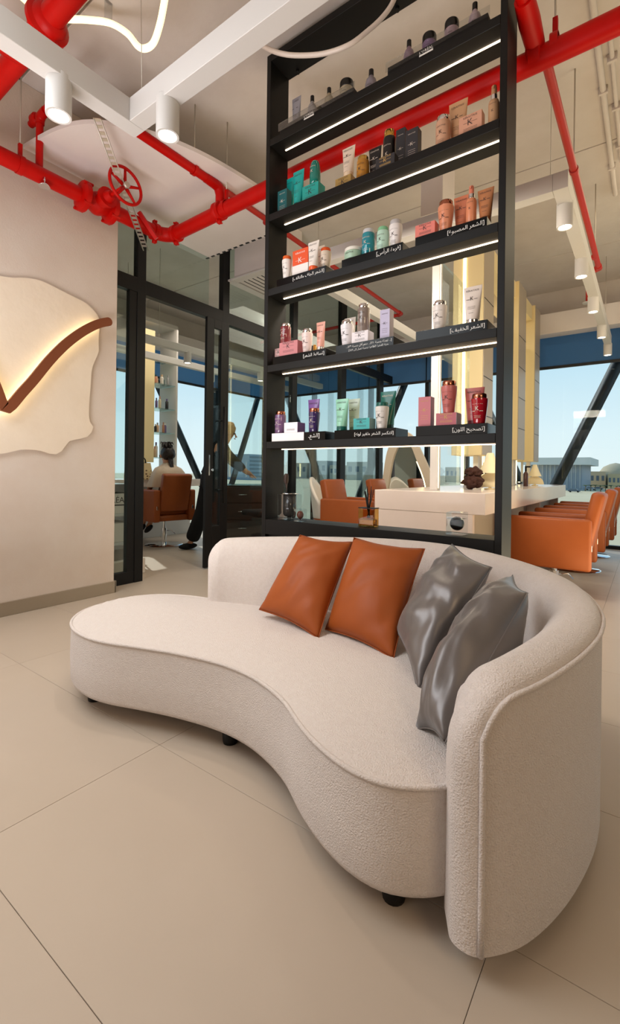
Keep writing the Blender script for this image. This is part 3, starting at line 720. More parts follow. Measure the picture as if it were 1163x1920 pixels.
# ------------------------------------------------------------------ cushions
def cushion(name, label, c, th, m, seed, wr=.0, grp=None, pinch=.035):
    BL, BR, TR, TL = [Vector(p) for p in c]
    mid = (BL+BR+TR+TL)/4
    N = 30
    nrm = ((BR-BL) + (TR-TL)).cross((TL-BL) + (TR-BR)).normalized()
    bm = BM(); sides = []
    for sgn in (1, -1):
        g = []
        for i in range(N+1):
            row = []
            for j in range(N+1):
                u, v = i/N, j/N
                uu = u + pinch*math.sin(PI*v)*(1-2*u)*(abs(2*u-1)**1.5); vv = v + pinch*math.sin(PI*u)*(1-2*v)*(abs(2*v-1)**1.5)
                p = BL.lerp(BR, uu).lerp(TL.lerp(TR, uu), vv)
                b = (max(math.sin(PI*u), 0)*max(math.sin(PI*v), 0))**.47
                d = th*b
                if wr:
                    q = Vector((u*2.2 + seed, v*2.2, sgn)); k = min(1, 6*min(u, 1-u, v, 1-v))
                    d += wr*k*(noise.noise(q*1.6) + .6*math.sin(14*(u*.7 - v*1.2) + 5*noise.noise(q*1.3)) + .35*noise.noise(q*4) + (.3 if wr > .008 else .08)*math.sin(30*(u*.5 + v*.9) + 7*noise.noise(q*1.1))*max(0, noise.noise(q*1.9 + Vector((3, 1, 0)))))
                row.append(bm.verts.new(p + nrm*sgn*d))
            g.append(row)
        sides.append(g)
    for g in sides:
        for i in range(N):
            for j in range(N): f = bm.faces.new((g[i][j], g[i+1][j], g[i+1][j+1], g[i][j+1])); f.smooth = True
    bmesh.ops.remove_doubles(bm, verts=bm.verts[:], dist=.0004)
    base = Vector((mid.x, mid.y, min(p.z for p in (BL, BR, TR, TL))))
    t = thing(name, label, 'cushion', base, 0, grp)
    obj('cover', bm, m, t, world=True)
    loop = []
    for (u0, v0, u1, v1) in ((0, 0, 1, 0), (1, 0, 1, 1), (1, 1, 0, 1), (0, 1, 0, 0)):
        for k in range(16):
            u = u0 + (u1-u0)*k/16; v = v0 + (v1-v0)*k/16
            uu = u + pinch*math.sin(PI*v)*(1-2*u)*(abs(2*u-1)**1.5); vv = v + pinch*math.sin(PI*u)*(1-2*v)*(abs(2*v-1)**1.5)
            loop.append(BL.lerp(BR, uu).lerp(TL.lerp(TR, uu), vv))
    bm = BM(); tube(bm, loop, .0022, 6, closed=True); obj('seam', bm, m, t, world=True)
    return t
G = 'cushions on the curved sofa'
cushion('leather_cushion', 'tan leather cushion at the left, nearest the open end of the sofa', (deep(486, 1143, 2.16), deep(597, 1198, 1.90), deep(663, 1016, 2.20), deep(563, 1003, 2.28)), .085, M['leather'], 1, .005, G)
cushion('leather_cushion', 'tan leather cushion between the other tan cushion and the grey satin ones', (deep(610, 1180, 1.98), deep(738, 1237, 1.70), deep(797, 1029, 2.02), deep(664, 1008, 2.16)), .09, M['leather'], 4, .005, G)
cushion('satin_cushion', 'grey satin cushion leaning beside the tan leather cushion, farther from the arm', (deep(742, 1180, 1.80), deep(784, 1300, 1.46), deep(923, 1064, 1.68), deep(848, 1020, 1.92)), .088, M['satin'], 2, .011, G)
cushion('satin_cushion', 'grey satin cushion tucked against the rounded sofa arm', (deep(778, 1368, 1.25), deep(834, 1394, 1.12), deep(990, 1112, 1.40), deep(962, 1078, 1.62)), .105, M['satin'], 9, .012, G)

# ------------------------------------------------------------------ black display shelf unit
su = thing('display_shelf', 'tall black open display shelf unit with lit shelves behind the sofa', 'shelf', (-1.31, 2.385, 0))
def pq(name, bm, m, parent=None, label=None): return obj(name, bm, m, parent or su, world=True, label=label)
SX0, SX1, SY0, SY1 = -2.028, -.586, 2.29, 2.478
for (a, b) in ((SX0-.033, SX0), (SX1, SX1+.033)):
    bm = BM(); box(bm, a, b, SY0, SY1, 0, 3.79, .0015, 1); pq('post', bm, M['black'])
bm = BM(); box(bm, SX0, SX1, SY0, SY1, 3.745, 3.79, .0015, 1); pq('top_board', bm, M['black'])
SZ = [3.185, 2.692, 2.20, 1.70, 1.20]
for z in SZ:
    bm = BM(); box(bm, SX0+.0005, SX1-.0005, SY0, SY1, z, z+.045, .0015, 1); bd = pq('shelf_board', bm, M['black'])
    bm = BM(); box(bm, SX0+.06, SX1-.02, 2.374, 2.384, z-.005, z, .001, 1); obj('led_strip', bm, M['led'], bd, world=True, label='glowing warm white strip under the shelf')
bm = BM(); box(bm, SX0+.0005, SX1-.0005, SY0, SY1, .64, .737, .0015, 1); pq('bottom_board', bm, M['black'])
bm = BM(); box(bm, SX0+.0005, SX1-.0005, SY0+.03, SY1, 0, .64, .0015, 1); pq('base_panel', bm, M['black'])
bm = BM()
for x in (SX0+.1, -1.2): lathe(bm, [(.012, 0), (.012, -.02)], (x, 2.45, 3.745), 12)
pq('hook', bm, M['black'])
# sign risers
PRINT = mat('white print', '#E8E6E2', .6)
def riser(z, p0, p1, text, label, h=.052, split=None, lines=None, ym=800):
    x0 = onY(p0, ym, 2.305).x; x1 = onY(p1, ym, 2.305).x
    t = thing('sign_riser', label, 'shelf sign', ((x0+x1)/2, 2.39, z), 0, 'black riser signs under the products')
    bm = BM(); box(bm, x0, x1, 2.305, 2.465, z+.0005, z+h, .001, 1); obj('block', bm, M['blackgloss'], t, world=True)
    bm = BM()
    if lines:
        for k, s in enumerate(lines): put_text(bm, arabic(s), x0 + (x1-x0)*.58, z + h*(.56-.40*k), width=(x1-x0)*(.78 if k == 0 else .68), y=2.3035)
    elif text:
        w_ = min((x1-x0)*.62, .022*len(text)*.55)
        wd = text_mesh(arabic(text))[2]
        put_text(bm, arabic(text), x1 - .012 - w_/2 if not split else x0 + (x1-x0)*.80, z + h*.33, width=w_ if not split else (x1-x0)*.20, y=2.3035)
    if len(bm.verts): obj('lettering', bm, PRINT, t, world=True)
    else: bm.free()
    return t, x0, x1
BT = [z+.045 for z in SZ]
RH = .052
riser(BT[2], 519, 611, '[الشعر الجاف والتالف]', 'black riser sign under the white and orange bottles', ym=520)
riser(BT[2], 641, 755, '[فروة الرأس]', 'black riser sign under the green jar and teal bottle', ym=480)
riser(BT[2], 779, 913, '[الشعر المصبوغ]', 'black riser sign under the coral bottles and tubes', ym=440)
riser(BT[3], 512, 611, '[تساقط الشعر]', 'black riser sign under the pink boxes', ym=680)
riser(BT[3], 630, 738, None, 'black riser sign with two lines of white writing', lines=['[... تهدئة بنسبة ٨٣٪... دعم أقل بنسبة ٩٣٪...', 'ودية القشرة الظاهرة بنسبة تصل إلى ٧٥٪]'], ym=655)
riser(BT[3], 780, 914, '[الشعر الخفيف]', 'black riser sign under the white bottle and white tube', ym=620)
tt, x0, x1 = riser(BT[4], 511, 610, '[الشعـ', 'black riser sign partly covered in white under the purple bottles', split=True, ym=820)
bm = BM(); box(bm, x0-.002, x0+(x1-x0)*.62, 2.3015, 2.3048, BT[4]+.0005, BT[4]+RH+.001); obj('white_cover', bm, mat('white card', '#F4F2F2', .7), tt, world=True, label='plain white card over the left part of the sign')
riser(BT[4], 627, 742, '[انتكسر الشعر وتغير لونه]', 'black riser sign under the mint tube and teal box', ym=820)
riser(BT[4], 780, 914, '[تصحيح اللون]', 'black riser sign under the rose boxes and red bottle', ym=815)
def tray(p0, p1, ym, label, tx):
    z = BT[0]; x0 = onY(p0, ym, 2.305).x; x1 = onY(p1, ym+ (p0-p1)*.5, 2.305).x
    t = thing('product_tray', label, 'shelf tray', ((x0+x1)/2, 2.39, z), 0, 'black product trays on the top shelf')
    bm = BM(); box(bm, x0, x1, 2.305, 2.465, z+.0005, z+.055, .001, 1); obj('block', bm, M['black'], t, world=True)
    bm = BM(); box(bm, x0-.01, x1+.01, 2.300, 2.303, z+.03, z+.082); obj('clear_lip', bm, M['acrylic'], t, world=True)
    bm = BM(); c = x0 + (x1-x0)*tx
    put_text(bm, "L'ORÉAL", c, z+.026, width=.075, y=2.299); box(bm, c-.038, c+.038, 2.2985, 2.2995, z+.012, z+.021); obj('lettering', bm, PRINT, t, world=True)
tray(525, 663, 240, 'black product tray at the left end of the top shelf', .43)
tray(727, 915, 140, 'black product tray at the right end of the top shelf', .42)

# ---- products
def pm(hexcol, kind='p'):
    if kind == 'p': return mat('plastic ' + hexcol, hexcol, .28)
    if kind == 'g': return mat('clear bottle ' + hexcol, hexcol, .06, coat=.6)
    if kind == 'c': return mat('card ' + hexcol, hexcol, .5)
def dark_print(col):
    r, g, b, _ = srgb(col); return mat('dark print', '#3A2E2C', .6) if (r+g+b) > .55 else mat('light print', '#D9CDBE', .6)
def bottle(h, r, body, cap, capmat=None, shape='taper', glassy=False, brand='KÉRASTASE', mark='K', pr=None):
    """returns [(part name, bmesh, material, [(sub, bmesh, mat)])]"""
    hb = h*.86
    if shape == 'taper': P = [(r*.66, 0), (r*.70, .004), (r*.80, hb*.3), (r*.93, hb*.65), (r, hb*.9), (r*.97, hb*.97), (r*.80, hb)]
    elif shape == 'straight': P = [(r*.93, 0), (r, .005), (r, hb*.93), (r*.94, hb*.985), (r*.7, hb)]
    elif shape == 'round': P = [(r*.9, 0), (r, .006), (r, hb*.55), (r*.8, hb*.75), (r*.42, hb*.86), (r*.36, hb*.92)]; hb *= .92
    elif shape == 'oval': P = [(r*.85, 0), (r*.95, .005), (r, hb*.4), (r*.92, hb*.8), (r*.74, hb*1.0), (r*.55, hb*1.08), (r*.2, hb*1.14)]
    b = BM(); lathe(b, P, seg=24)
    parts = []
    pb_ = BM(); rad = r*(.94 if shape == 'taper' else 1.0) + .0006
    put_text(pb_, brand, 0, hb*(.74 if shape != 'round' else .42), width=r*1.3, rad=rad)
    if mark: put_text(pb_, mark, 0, hb*(.50 if shape != 'round' else .25), width=r*.42, rad=rad*(.96 if shape == 'taper' else 1)+.0012)
    k0 = rad*(.93 if shape == 'taper' else 1) + .001
    for q, (zz, wv) in enumerate(((.47, .55), (.30, .8), (.26, .7), (.22, .75))):
        if shape in ('round', 'oval'): continue
        rr = rad*(.94 - .2*(.5-zz)) + .0012 if shape == 'taper' else rad
        for s in ((-1, 1) if q == 0 else (0,)):
            n = 6; w0, w1 = ((-.75, -.28) if s < 0 else (.28, .75)) if s else (-wv*.6, wv*.6)
            ang = [(w0 + (w1-w0)*i/n) for i in range(n+1)]
            hz = .0016 if q == 0 else .0006
            lo = [pb_.verts.new((rr*math.sin(a), -rr*math.cos(a), hb*zz)) for a in ang]; hi = [pb_.verts.new((rr*math.sin(a), -rr*math.cos(a), hb*zz+hz*1.6)) for a in ang]
            for i in range(n): pb_.faces.new((lo[i], lo[i+1], hi[i+1], hi[i]))
    parts.append(('body', b, pm(body, 'g' if glassy else 'p'), [('print', pb_, pr or dark_print(body))]))
    if shape != 'oval':
        c = BM()
        if shape == 'round': lathe(c, [(r*.40, hb), (r*.42, hb+.002), (r*.40, h), (r*.36, h)], seg=20)
        else: lathe(c, [(r*.84, hb-.004), (r*.86, hb), (r*.84, h-.003), (r*.78, h), (.001, h)], seg=24)
        parts.append(('cap', c, capmat or pm(cap), []))
    return parts
def softtube(h, wd, body, cap, capmat=None, mark='K', brand='KÉRASTASE', pr=None):
    hc = h*.13; rb = wd*.34; N = 24; b = BM(); rings = []
    for k in range(9):
        t = k/8; z = hc + (h-hc)*t; a = rb + (wd/2-rb)*t; d = rb*(1-t)**.8 + .0012
        rings.append([b.verts.new((a*math.cos(2*PI*i/N), d*math.sin(2*PI*i/N), z)) for i in range(N)])
    for A, B in zip(rings, rings[1:]):
        for i in range(N): f = b.faces.new((A[i], A[(i+1) % N], B[(i+1) % N], B[i])); f.smooth = True
    b.faces.new(list(reversed(rings[0]))); b.faces.new(rings[-1])
    c = BM(); lathe(c, [(rb*.95, 0), (rb*1.0, .003), (rb*.97, hc-.001), (rb*.9, hc)], seg=22)
    p = BM()
    def yat(z): t = (z-hc)/(h-hc); return -(rb*(1-t)**.8 + .0026)
    put_text(p, brand, 0, h*.86, width=wd*.66, y=yat(h*.86))
    if mark: put_text(p, mark, 0, h*.62, width=wd*.17, y=yat(h*.60))
    for zz, w_ in ((.64, 0), (.45, .3), (.42, .26), (.39, .3), (.28, .16)):
        z = h*zz; y = yat(z) - .0003
        for x0, x1 in (((-.30, -.12), (.12, .30)) if not w_ else ((-w_*.8, w_*.8),)):
            hz = .0022 if not w_ else .0008
            if w_ and abs(x0)*wd > rb*.7: x0, x1 = -rb*.6/wd, rb*.6/wd
            v = [p.verts.new(q) for q in ((x0*wd, y, z), (x1*wd, y, z), (x1*wd, y-.0006, z+hz), (x0*wd, y-.0006, z+hz))]; p.faces.new(v)
    return [('body', b, pm(body), [('print', p, pr or dark_print(body))]), ('cap', c, capmat or pm(cap), [])]
def carton(h, wd, d, col, side=None, mark='K', brand='KÉRASTASE', pr=None, band=None):
    b = BM(); box(b, -wd/2, wd/2, -d/2, d/2, 0, h, .0008, 1)
    p = BM(); y = -d/2 - .0006
    put_text(p, brand, 0, h*.84, width=wd*.6, y=y)
    if mark:
        kw = min(wd*.22, h*.28); put_text(p, mark, 0, h*.5, width=kw, y=y)
        box(p, -wd*.3, wd*.3, y, y+.0005, h*.5+kw*.50, h*.5+kw*.50+.0012)
    for zz in (.36, .30, .24): box(p, -wd*.3, wd*.3, y, y+.0005, h*zz, h*zz+.0011)
    subs = [('print', p, pr or dark_print(col))]
    parts = [('carton_body', b, pm(col, 'c'), subs)]
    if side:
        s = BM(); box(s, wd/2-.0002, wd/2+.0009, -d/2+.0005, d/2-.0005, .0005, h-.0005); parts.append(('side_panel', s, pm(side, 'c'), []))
    if band:
        s = BM(); box(s, -wd/2-.0009, wd/2+.0009, -d/2-.0009, d/2+.0009, .0005, h*.42); parts.append(('lower_sleeve', s, pm(band, 'c'), []))
    return parts
def jar(h, r, body, lid, lidmat=None, brand='KÉRASTASE'):
    b = BM(); lathe(b, [(r*.86, 0), (r*.97, .005), (r, h*.3), (r, h*.66), (r*.93, h*.69)], seg=28)
    c = BM(); lathe(c, [(r*.94, h*.69), (r*.97, h*.70), (r*.97, h*.95), (r*.9, h), (.001, h)], seg=28)
    p = BM(); put_text(p, brand, 0, h*.42, width=r*1.0, rad=r+.0008)
    return [('body', b, pm(body), [('print', p, dark_print(body))]), ('lid', c, lidmat or pm(lid), [])]
def spray(h, r, body, nozzle, collar=None):
    hb = h*.68
    b = BM(); lathe(b, [(r*.92, 0), (r, .005), (r, hb*.86), (r*.86, hb*.95), (r*.5, hb)], seg=22)
    c = BM(); lathe(c, [(r*.56, hb-.002), (r*.58, hb), (r*.55, hb+h*.10), (r*.5, hb+h*.10)], seg=20)
    n = BM(); lathe(n, [(r*.48, hb+h*.10), (r*.5, hb+h*.2), (r*.44, h*.985), (r*.3, h)], seg=18); box(n, -r*.18, r*.18, -r*.75, 0, h*.90, h*.95, .001, 1)
    p = BM(); put_text(p, 'KÉRASTASE', 0, hb*.78, width=r*1.2, rad=r+.0007); put_text(p, 'K', 0, hb*.52, width=r*.4, rad=r+.0007)
    return [('body', b, pm(body), [('print', p, dark_print(body))]), ('collar', c, collar or M['chrome'], []), ('nozzle', n, pm(nozzle), [])]
def place(name, label, cat, parts, loc, rz=0, group=None):
    t = thing(name, label, cat, loc, rz, group)
    for nm, bm_, m_, subs in parts:
        o = obj(nm, bm_, m_, t, auto=40)
        for sn, sb, sm in subs:
            if len(sb.verts): obj(sn, sb, sm, o, kind='stuff')
            else: sb.free()
    return t
SHN = ['top shelf', 'second shelf from the top', 'third shelf from the top', 'fourth shelf from the top', 'fifth shelf from the top']
NAMES = {'bottle': 'shampoo_bottle', 'tube': 'cream_tube', 'box': 'product_box', 'jar': 'hair_mask_jar', 'spray': 'spray_bottle'}
HT = [0]
def item(kind, sh, p0, p1, yt, base, label, Y=2.37, rz=0, dep=None, **kw):
    """kind on shelf sh, spanning photo columns p0-p1 with its top at row yt"""
    z0 = BT[sh] + base
    pm_ = (p0+p1)/2; P = onY(pm_, yt, Y)
    t = Vector((P.x, P.y, 0)).dot(FW)
    h = P.z - z0
    Yf = Y - (dep/2 if dep else 0)
    if kind == 'box':
        d = dep or .06
        a, b = onY(p0, yt, Y-d/2).x, onY(p1, yt, Y-d/2).x
        parts = carton(onY(pm_, yt, Y-d/2).z - z0, b-a, d, **kw); loc = ((a+b)/2, Y, z0)
    else:
        wd = (p1-p0)/FPX*t; loc = (P.x, Y, z0)
        if kind == 'bottle': parts = bottle(h, wd/2, **kw)
        elif kind == 'tube': parts = softtube(h, wd*1.12, **kw)
        elif kind == 'jar': parts = jar(h, wd/2, **kw)
        elif kind == 'spray': parts = spray(h, wd/2, **kw)
    HT[0] = base + h if kind != 'box' else base + (onY(pm_, yt, Y-d/2).z - z0)
    return place(NAMES[kind], label, {'bottle': 'bottle', 'tube': 'tube', 'box': 'box', 'jar': 'jar', 'spray': 'spray bottle'}[kind], parts, loc, rz, 'hair products on the ' + SHN[sh])
CR, GO, RG = M['chrome'], M['gold'], M['rose_gold']
R0 = .0555; RB = RH + .0005
LO = "L'ORÉAL"
# top shelf
item('tube', 0, 547, 566, 183, R0, 'grey tube in the left tray on the top shelf', 2.40, body='#9C9AA2', cap='#E9E4DE', brand=LO, mark='')
item('bottle', 0, 577, 595, 181, R0, 'clear grey bottle with black cap above the left tray lettering', 2.40, body='#A7A2A2', cap='#0C0A0A', shape='round', brand=LO, mark='')
item('bottle', 0, 608, 627, 166, R0, 'pale straw bottle with black cap in the left tray', 2.40, body='#B5A78B', cap='#0C0A0A', shape='round', brand=LO, mark='')
item('jar', 0, 637, 664, 155, R0, 'straw coloured jar with black lid at the right end of the left tray', 2.40, body='#B9AC92', lid='#0C0A0A', brand=LO)
item('bottle', 0, 685, 708, 132, 0.0005, 'grey labelled bottle with black cap standing between the two top trays', 2.38, body='#8F8790', cap='#0C0A0A', shape='round', brand=LO, mark='')
item('bottle', 0, 757, 778, 77, R0, 'mauve bottle with black cap at the left of the right tray', 2.40, body='#9A818F', cap='#0C0A0A', shape='round', brand=LO, mark='')
item('jar', 0, 792, 819, 68, R0, 'violet jar with black lid above the right tray lettering', 2.40, body='#8A6F95', lid='#0C0A0A', brand=LO)
item('jar', 0, 834, 861, 42, R0, 'pink mauve jar with black lid in the right tray', 2.40, body='#B39AA2', lid='#0C0A0A', brand=LO)
item('bottle', 0, 879, 903, 7, R0, 'pale mauve bottle with black cap at the right end of the top shelf', 2.40, body='#B7A3A8', cap='#0C0A0A', shape='round', brand=LO, mark='')
# second shelf
item('box', 1, 521, 538, 356, .0005, 'dark teal box beside the left post', 2.37, dep=.05, col='#0F5C60')
item('tube', 1, 537, 553, 334, .0005, 'teal tube behind another teal tube', 2.43, body='#18A5A0', cap='#0E7470')
item('tube', 1, 549, 572, 320, .0005, 'teal tube in front, left of the teal box', 2.36, body='#18A8A4', cap='#0D5F60')
tb = item('box', 1, 567, 597, 345, .0005, 'teal box carrying a dark teal bottle', 2.38, dep=.075, col='#1AA39A')
item('bottle', 1, 581, 602, 300, HT[0]+.0008, 'dark teal rounded bottle on top of the teal box', 2.38, body='#0A7C70', cap='#0A7C70', shape='oval', glassy=True)
item('box', 1, 629, 658, 331, .0005, 'gold box carrying a cream tube', 2.38, dep=.06, col='#B08F4E')
item('tube', 1, 642, 667, 276, HT[0]+.0008, 'cream tube standing on the gold box', 2.38, body='#EBD8C4', cap='#E5CDB0')
item('bottle', 1, 669, 693, 296, .0005, 'amber oil bottle with gold cap', 2.37, body='#B97E1E', cap='#C9A050', capmat=GO, shape='straight', glassy=True)
item('tube', 1, 692, 716, 277, .0005, 'black tube left of the small black box', 2.40, body='#17161A', cap='#0A0A0A')
item('box', 1, 705, 740, 292, .0005, 'low dark grey box lying in front of the black bottle', 2.33, dep=.05, col='#2B2A2F', pr=mat('gold print', '#C9A45C', .5))
item('bottle', 1, 719, 743, 247, .0005, 'black bottle with gold cap', 2.41, body='#121114', cap='#C9A050', capmat=GO, shape='straight')
item('box', 1, 743, 760, 241, .0005, 'narrow dark grey box just right of the black bottle', 2.40, dep=.04, col='#2A292E')
item('box', 1, 761, 784, 241, .0005, 'tall dark grey box, rightmost of the dark group', 2.37, dep=.05, col='#2E2C31')
item('bottle', 1, 818, 845, 221, .0005, 'peach bottle with chrome cap on the second shelf', 2.37, body='#D9A98A', cap='#DDD', capmat=CR, shape='straight')
item('tube', 1, 844, 876, 190, .0005, 'tan tube behind the peach box', 2.42, body='#D6A77E', cap='#C99768')
item('box', 1, 861, 904, 213, .0005, 'peach box on the second shelf', 2.35, dep=.05, col='#DDA589')
item('spray', 1, 917, 937, 161, .0005, 'tan spray bottle beside the right post', 2.36, body='#C69B74', nozzle='#B98A60')
# third shelf
item('bottle', 2, 529, 548, 482, RB, 'small white bottle with orange cap at the left post', 2.34, body='#EDE6E0', cap='#E0672A')
item('box', 2, 549, 578, 467, RB, 'orange and white box on the third shelf', 2.36, dep=.05, col='#E4521C', band='#EFE8E4', pr=mat('white print', '#E8E6E2', .6))
item('tube', 2, 577, 600, 453, RB, 'white tube with orange cap', 2.33, body='#EFE7E0', cap='#E0561E')
item('tube', 2, 596, 610, 461, RB, 'white tube partly hidden behind the orange capped ones', 2.43, body='#E9DCCB', cap='#E0561E')
item('bottle', 2, 600, 622, 467, RB, 'beige bottle with orange cap at the right end of its riser', 2.38, body='#D9C7B4', cap='#D8541C')
item('jar', 2, 646, 681, 468, RB, 'sage green jar with white lid', 2.36, body='#9DBBA4', lid='#E3E0D6')
item('bottle', 2, 679, 704, 432, RB, 'clear teal bottle with pale cap', 2.37, body='#11808F', cap='#C8C8CC', shape='straight', glassy=True)
item('bottle', 2, 707, 730, 428, RB, 'mint green bottle with green cap', 2.37, body='#B4D6C4', cap='#7FBE92', shape='straight')
item('bottle', 2, 730, 755, 415, RB, 'white bottle with pale grey cap right of the mint bottle', 2.37, body='#E5E0DE', cap='#B9B6B8', shape='taper')
item('box', 2, 779, 816, 418, RB, 'coral box on the third shelf', 2.35, dep=.06, col='#D9776A')
item('bottle', 2, 822, 851, 379, RB, 'coral bottle with copper cap', 2.36, body='#DB8E6C', cap='#B06A40', capmat=RG)
item('tube', 2, 853, 880, 368, RB, 'coral tube behind the coral spray bottle', 2.42, body='#D98260', cap='#C8714F')
item('spray', 2, 875, 894, 349, RB, 'coral spray bottle with metal collar', 2.35, body='#DA8A64', nozzle='#D37B62')
item('tube', 2, 898, 925, 354, RB, 'bronze tan tube at the right end of the third shelf', 2.37, body='#B9794F', cap='#A0633C')
# fourth shelf
item('box', 3, 513, 533, 653, RB, 'pale pink box half hidden behind the dusky pink box', 2.39, dep=.05, col='#E9BDB8')
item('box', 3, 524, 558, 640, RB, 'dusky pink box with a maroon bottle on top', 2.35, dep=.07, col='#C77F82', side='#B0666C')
item('bottle', 3, 526, 546, 608, HT[0]+.0008, 'maroon clear bottle on the dusky pink box', 2.35, body='#7C3338', cap='#D8C4BC', capmat=CR, shape='straight', glassy=True)
item('bottle', 3, 566, 587, 618, RB, 'pinkish white bottle with chrome cap', 2.36, body='#E8D3CE', cap='#DDD', capmat=CR)
item('bottle', 3, 587, 594, 647, RB, 'tiny gold vial behind the pink tube', 2.42, body='#D0A040', cap='#C9A050', capmat=GO, shape='straight', glassy=True)
item('tube', 3, 593, 611, 604, RB, 'pink tube with chrome cap', 2.35, body='#E0A492', cap='#DDD', capmat=CR)
item('tube', 3, 646, 668, 596, RB, 'silver grey tube behind the white capped bottle', 2.43, body='#CFC6BE', cap='#B5ADA6')
item('bottle', 3, 639, 664, 602, RB, 'white bottle with chrome cap left of the white box', 2.36, body='#E6E2E6', cap='#DDD', capmat=CR)
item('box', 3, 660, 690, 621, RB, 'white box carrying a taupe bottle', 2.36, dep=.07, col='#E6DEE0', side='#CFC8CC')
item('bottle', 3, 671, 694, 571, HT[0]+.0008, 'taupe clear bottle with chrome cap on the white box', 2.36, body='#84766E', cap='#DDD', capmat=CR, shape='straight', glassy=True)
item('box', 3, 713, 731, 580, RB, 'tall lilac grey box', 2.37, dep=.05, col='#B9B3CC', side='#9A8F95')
item('bottle', 3, 811, 839, 566, RB, 'white bottle with chrome cap on the right of the fourth shelf', 2.37, body='#E4DCD6', cap='#DDD', capmat=CR)
item('tube', 3, 872, 903, 537, RB, 'large white tube with chrome cap', 2.37, body='#E2D6CC', cap='#DDD', capmat=CR)
# fifth shelf
item('bottle', 4, 516, 537, 772, RB, 'dusky purple bottle with copper cap beside the left post', 2.37, body='#7B5A80', cap='#8A5A44', capmat=RG, shape='straight', glassy=True)
item('box', 4, 533, 558, 792, RB, 'white box with a purple side', 2.35, dep=.08, col='#F2F0F4', side='#7A6090', mark='', brand=' ')
item('tube', 4, 577, 601, 749, RB, 'purple tube behind the dark purple bottle', 2.43, body='#7A5496', cap='#5A3A78')
item('bottle', 4, 579, 601, 766, RB, 'dark purple clear bottle with copper cap', 2.35, body='#3A2A5A', cap='#8A5A44', capmat=RG, shape='taper', glassy=True)
item('tube', 4, 629, 655, 748, RB, 'mint tube with dark green cap', 2.34, body='#8FCBB0', cap='#0E5A50')
item('tube', 4, 653, 676, 748, RB, 'pale grey green tube behind the mint tube', 2.43, body='#C3D2BE', cap='#9DB5A0')
item('box', 4, 663, 693, 784, RB, 'turquoise box on the fifth shelf', 2.35, dep=.07, col='#3CA8A8', side='#8FB0B0')
item('bottle', 4, 704, 730, 755, RB, 'white bottle with dark green cap', 2.35, body='#D8D4CE', cap='#0E5A50')
item('tube', 4, 714, 743, 734, RB, 'dark green tube behind the white bottle', 2.43, body='#0D6458', cap='#083F3A')
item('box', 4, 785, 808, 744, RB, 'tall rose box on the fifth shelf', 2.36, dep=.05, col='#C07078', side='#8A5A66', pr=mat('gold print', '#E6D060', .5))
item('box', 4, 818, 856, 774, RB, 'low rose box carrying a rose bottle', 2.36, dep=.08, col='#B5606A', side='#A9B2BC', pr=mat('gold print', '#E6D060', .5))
item('bottle', 4, 828, 857, 715, HT[0]+.0008, 'rose bottle with copper cap on the low rose box', 2.36, body='#BE6A66', cap='#9A6A50', capmat=RG)
item('tube', 4, 874, 907, 727, RB, 'rose tube behind the red bottle', 2.43, body='#B8625C', cap='#7A3038')
item('bottle', 4, 884, 915, 739, RB, 'deep red clear bottle with copper cap', 2.35, body='#A01424', cap='#9A6A50', capmat=RG, glassy=True)
# objects on the bottom board
ZB0 = .7375
t = thing('reed_diffuser', 'amber glass reed diffuser with black sticks on the bottom board', 'diffuser', (onY(691, 985, 2.385).x, 2.385, ZB0))
w_ = .052
bm = BM(); box(bm, -w_, w_, -.03, .03, 0, .105, .004, 2); obj('glass_body', bm, glass_mat('amber glass', (.80, .62, .32, 1), .004), t)
bm = BM(); box(bm, -w_+.006, w_-.006, -.024, .024, .006, .042, .003, 1); obj('oil', bm, mat('amber oil', '#C9952E', .1, trans=.6, ior=1.4), t)
bm = BM(); box(bm, -w_-.001, w_+.001, -.031, .031, .1052, .110, .001, 1); obj('rim', bm, M['black'], t)
for k in range(11):
    a = random.uniform(-1, 1); b = random.uniform(-1, 1); bm = BM()
    tube(bm, [(-.01*a, .008*b, .05), (.045*a+.012, .02*b, .19 + random.uniform(0, .045))], .0021, 6); obj('reed', bm, M['black'], t)
t = thing('crystal_block', 'clear crystal block holding a black sphere on the bottom board', 'ornament', (onY(857, 1000, 2.385).x, 2.385, ZB0))
w_ = .043
bm = BM(); box(bm, -w_, w_, -w_, w_, 0, .082, .003, 2); obj('lower_block', bm, M['acrylic'], t)
bm = BM(); box(bm, -w_, w_, -w_, w_, .0825, .115, .003, 2); obj('lid_block', bm, M['acrylic'], t)
bm = BM(); bmesh.ops.create_uvsphere(bm, u_segments=32, v_segments=16, radius=.036, matrix=Matrix.Translation((0, 0, .056)))
for f in bm.faces: f.smooth = True
obj('sphere', bm, mat('black matte ball', '#121213', .3), t)
t = thing('crystal_vase', 'clear block vase with a dark cylinder inside, beside the left post', 'vase', (onY(543, 975, 2.385).x, 2.385, ZB0))
bm = BM(); box(bm, -.062, .062, -.05, .05, 0, .165, .004, 2); obj('block', bm, M['acrylic'], t)
bm = BM(); lathe(bm, [(.03, .02), (.043, .035), (.043, .164), (.038, .164), (.038, .05), (.001, .045)], seg=28); obj('cylinder', bm, mat('smoked cylinder', '#33312F', .12), t)
bm = BM(); lathe(bm, [(.04, .166), (.058, .167), (.06, .172), (.04, .172)], seg=32, cap=False); obj('rim', bm, M['chrome'], t)
bm = BM(); tube(bm, [(-.03, 0, .06), (-.028, 0, .20), (-.03, 0, .23)], [.003, .003, .009], 8); tube(bm, [(-.03, 0, .232), (-.034, 0, .255), (-.031, 0, .285), (-.03, 0, .30)], [.010, .018, .016, .010], 12); obj('brush', bm, mat('brush brown', '#3A261C', .5), t, auto=40)
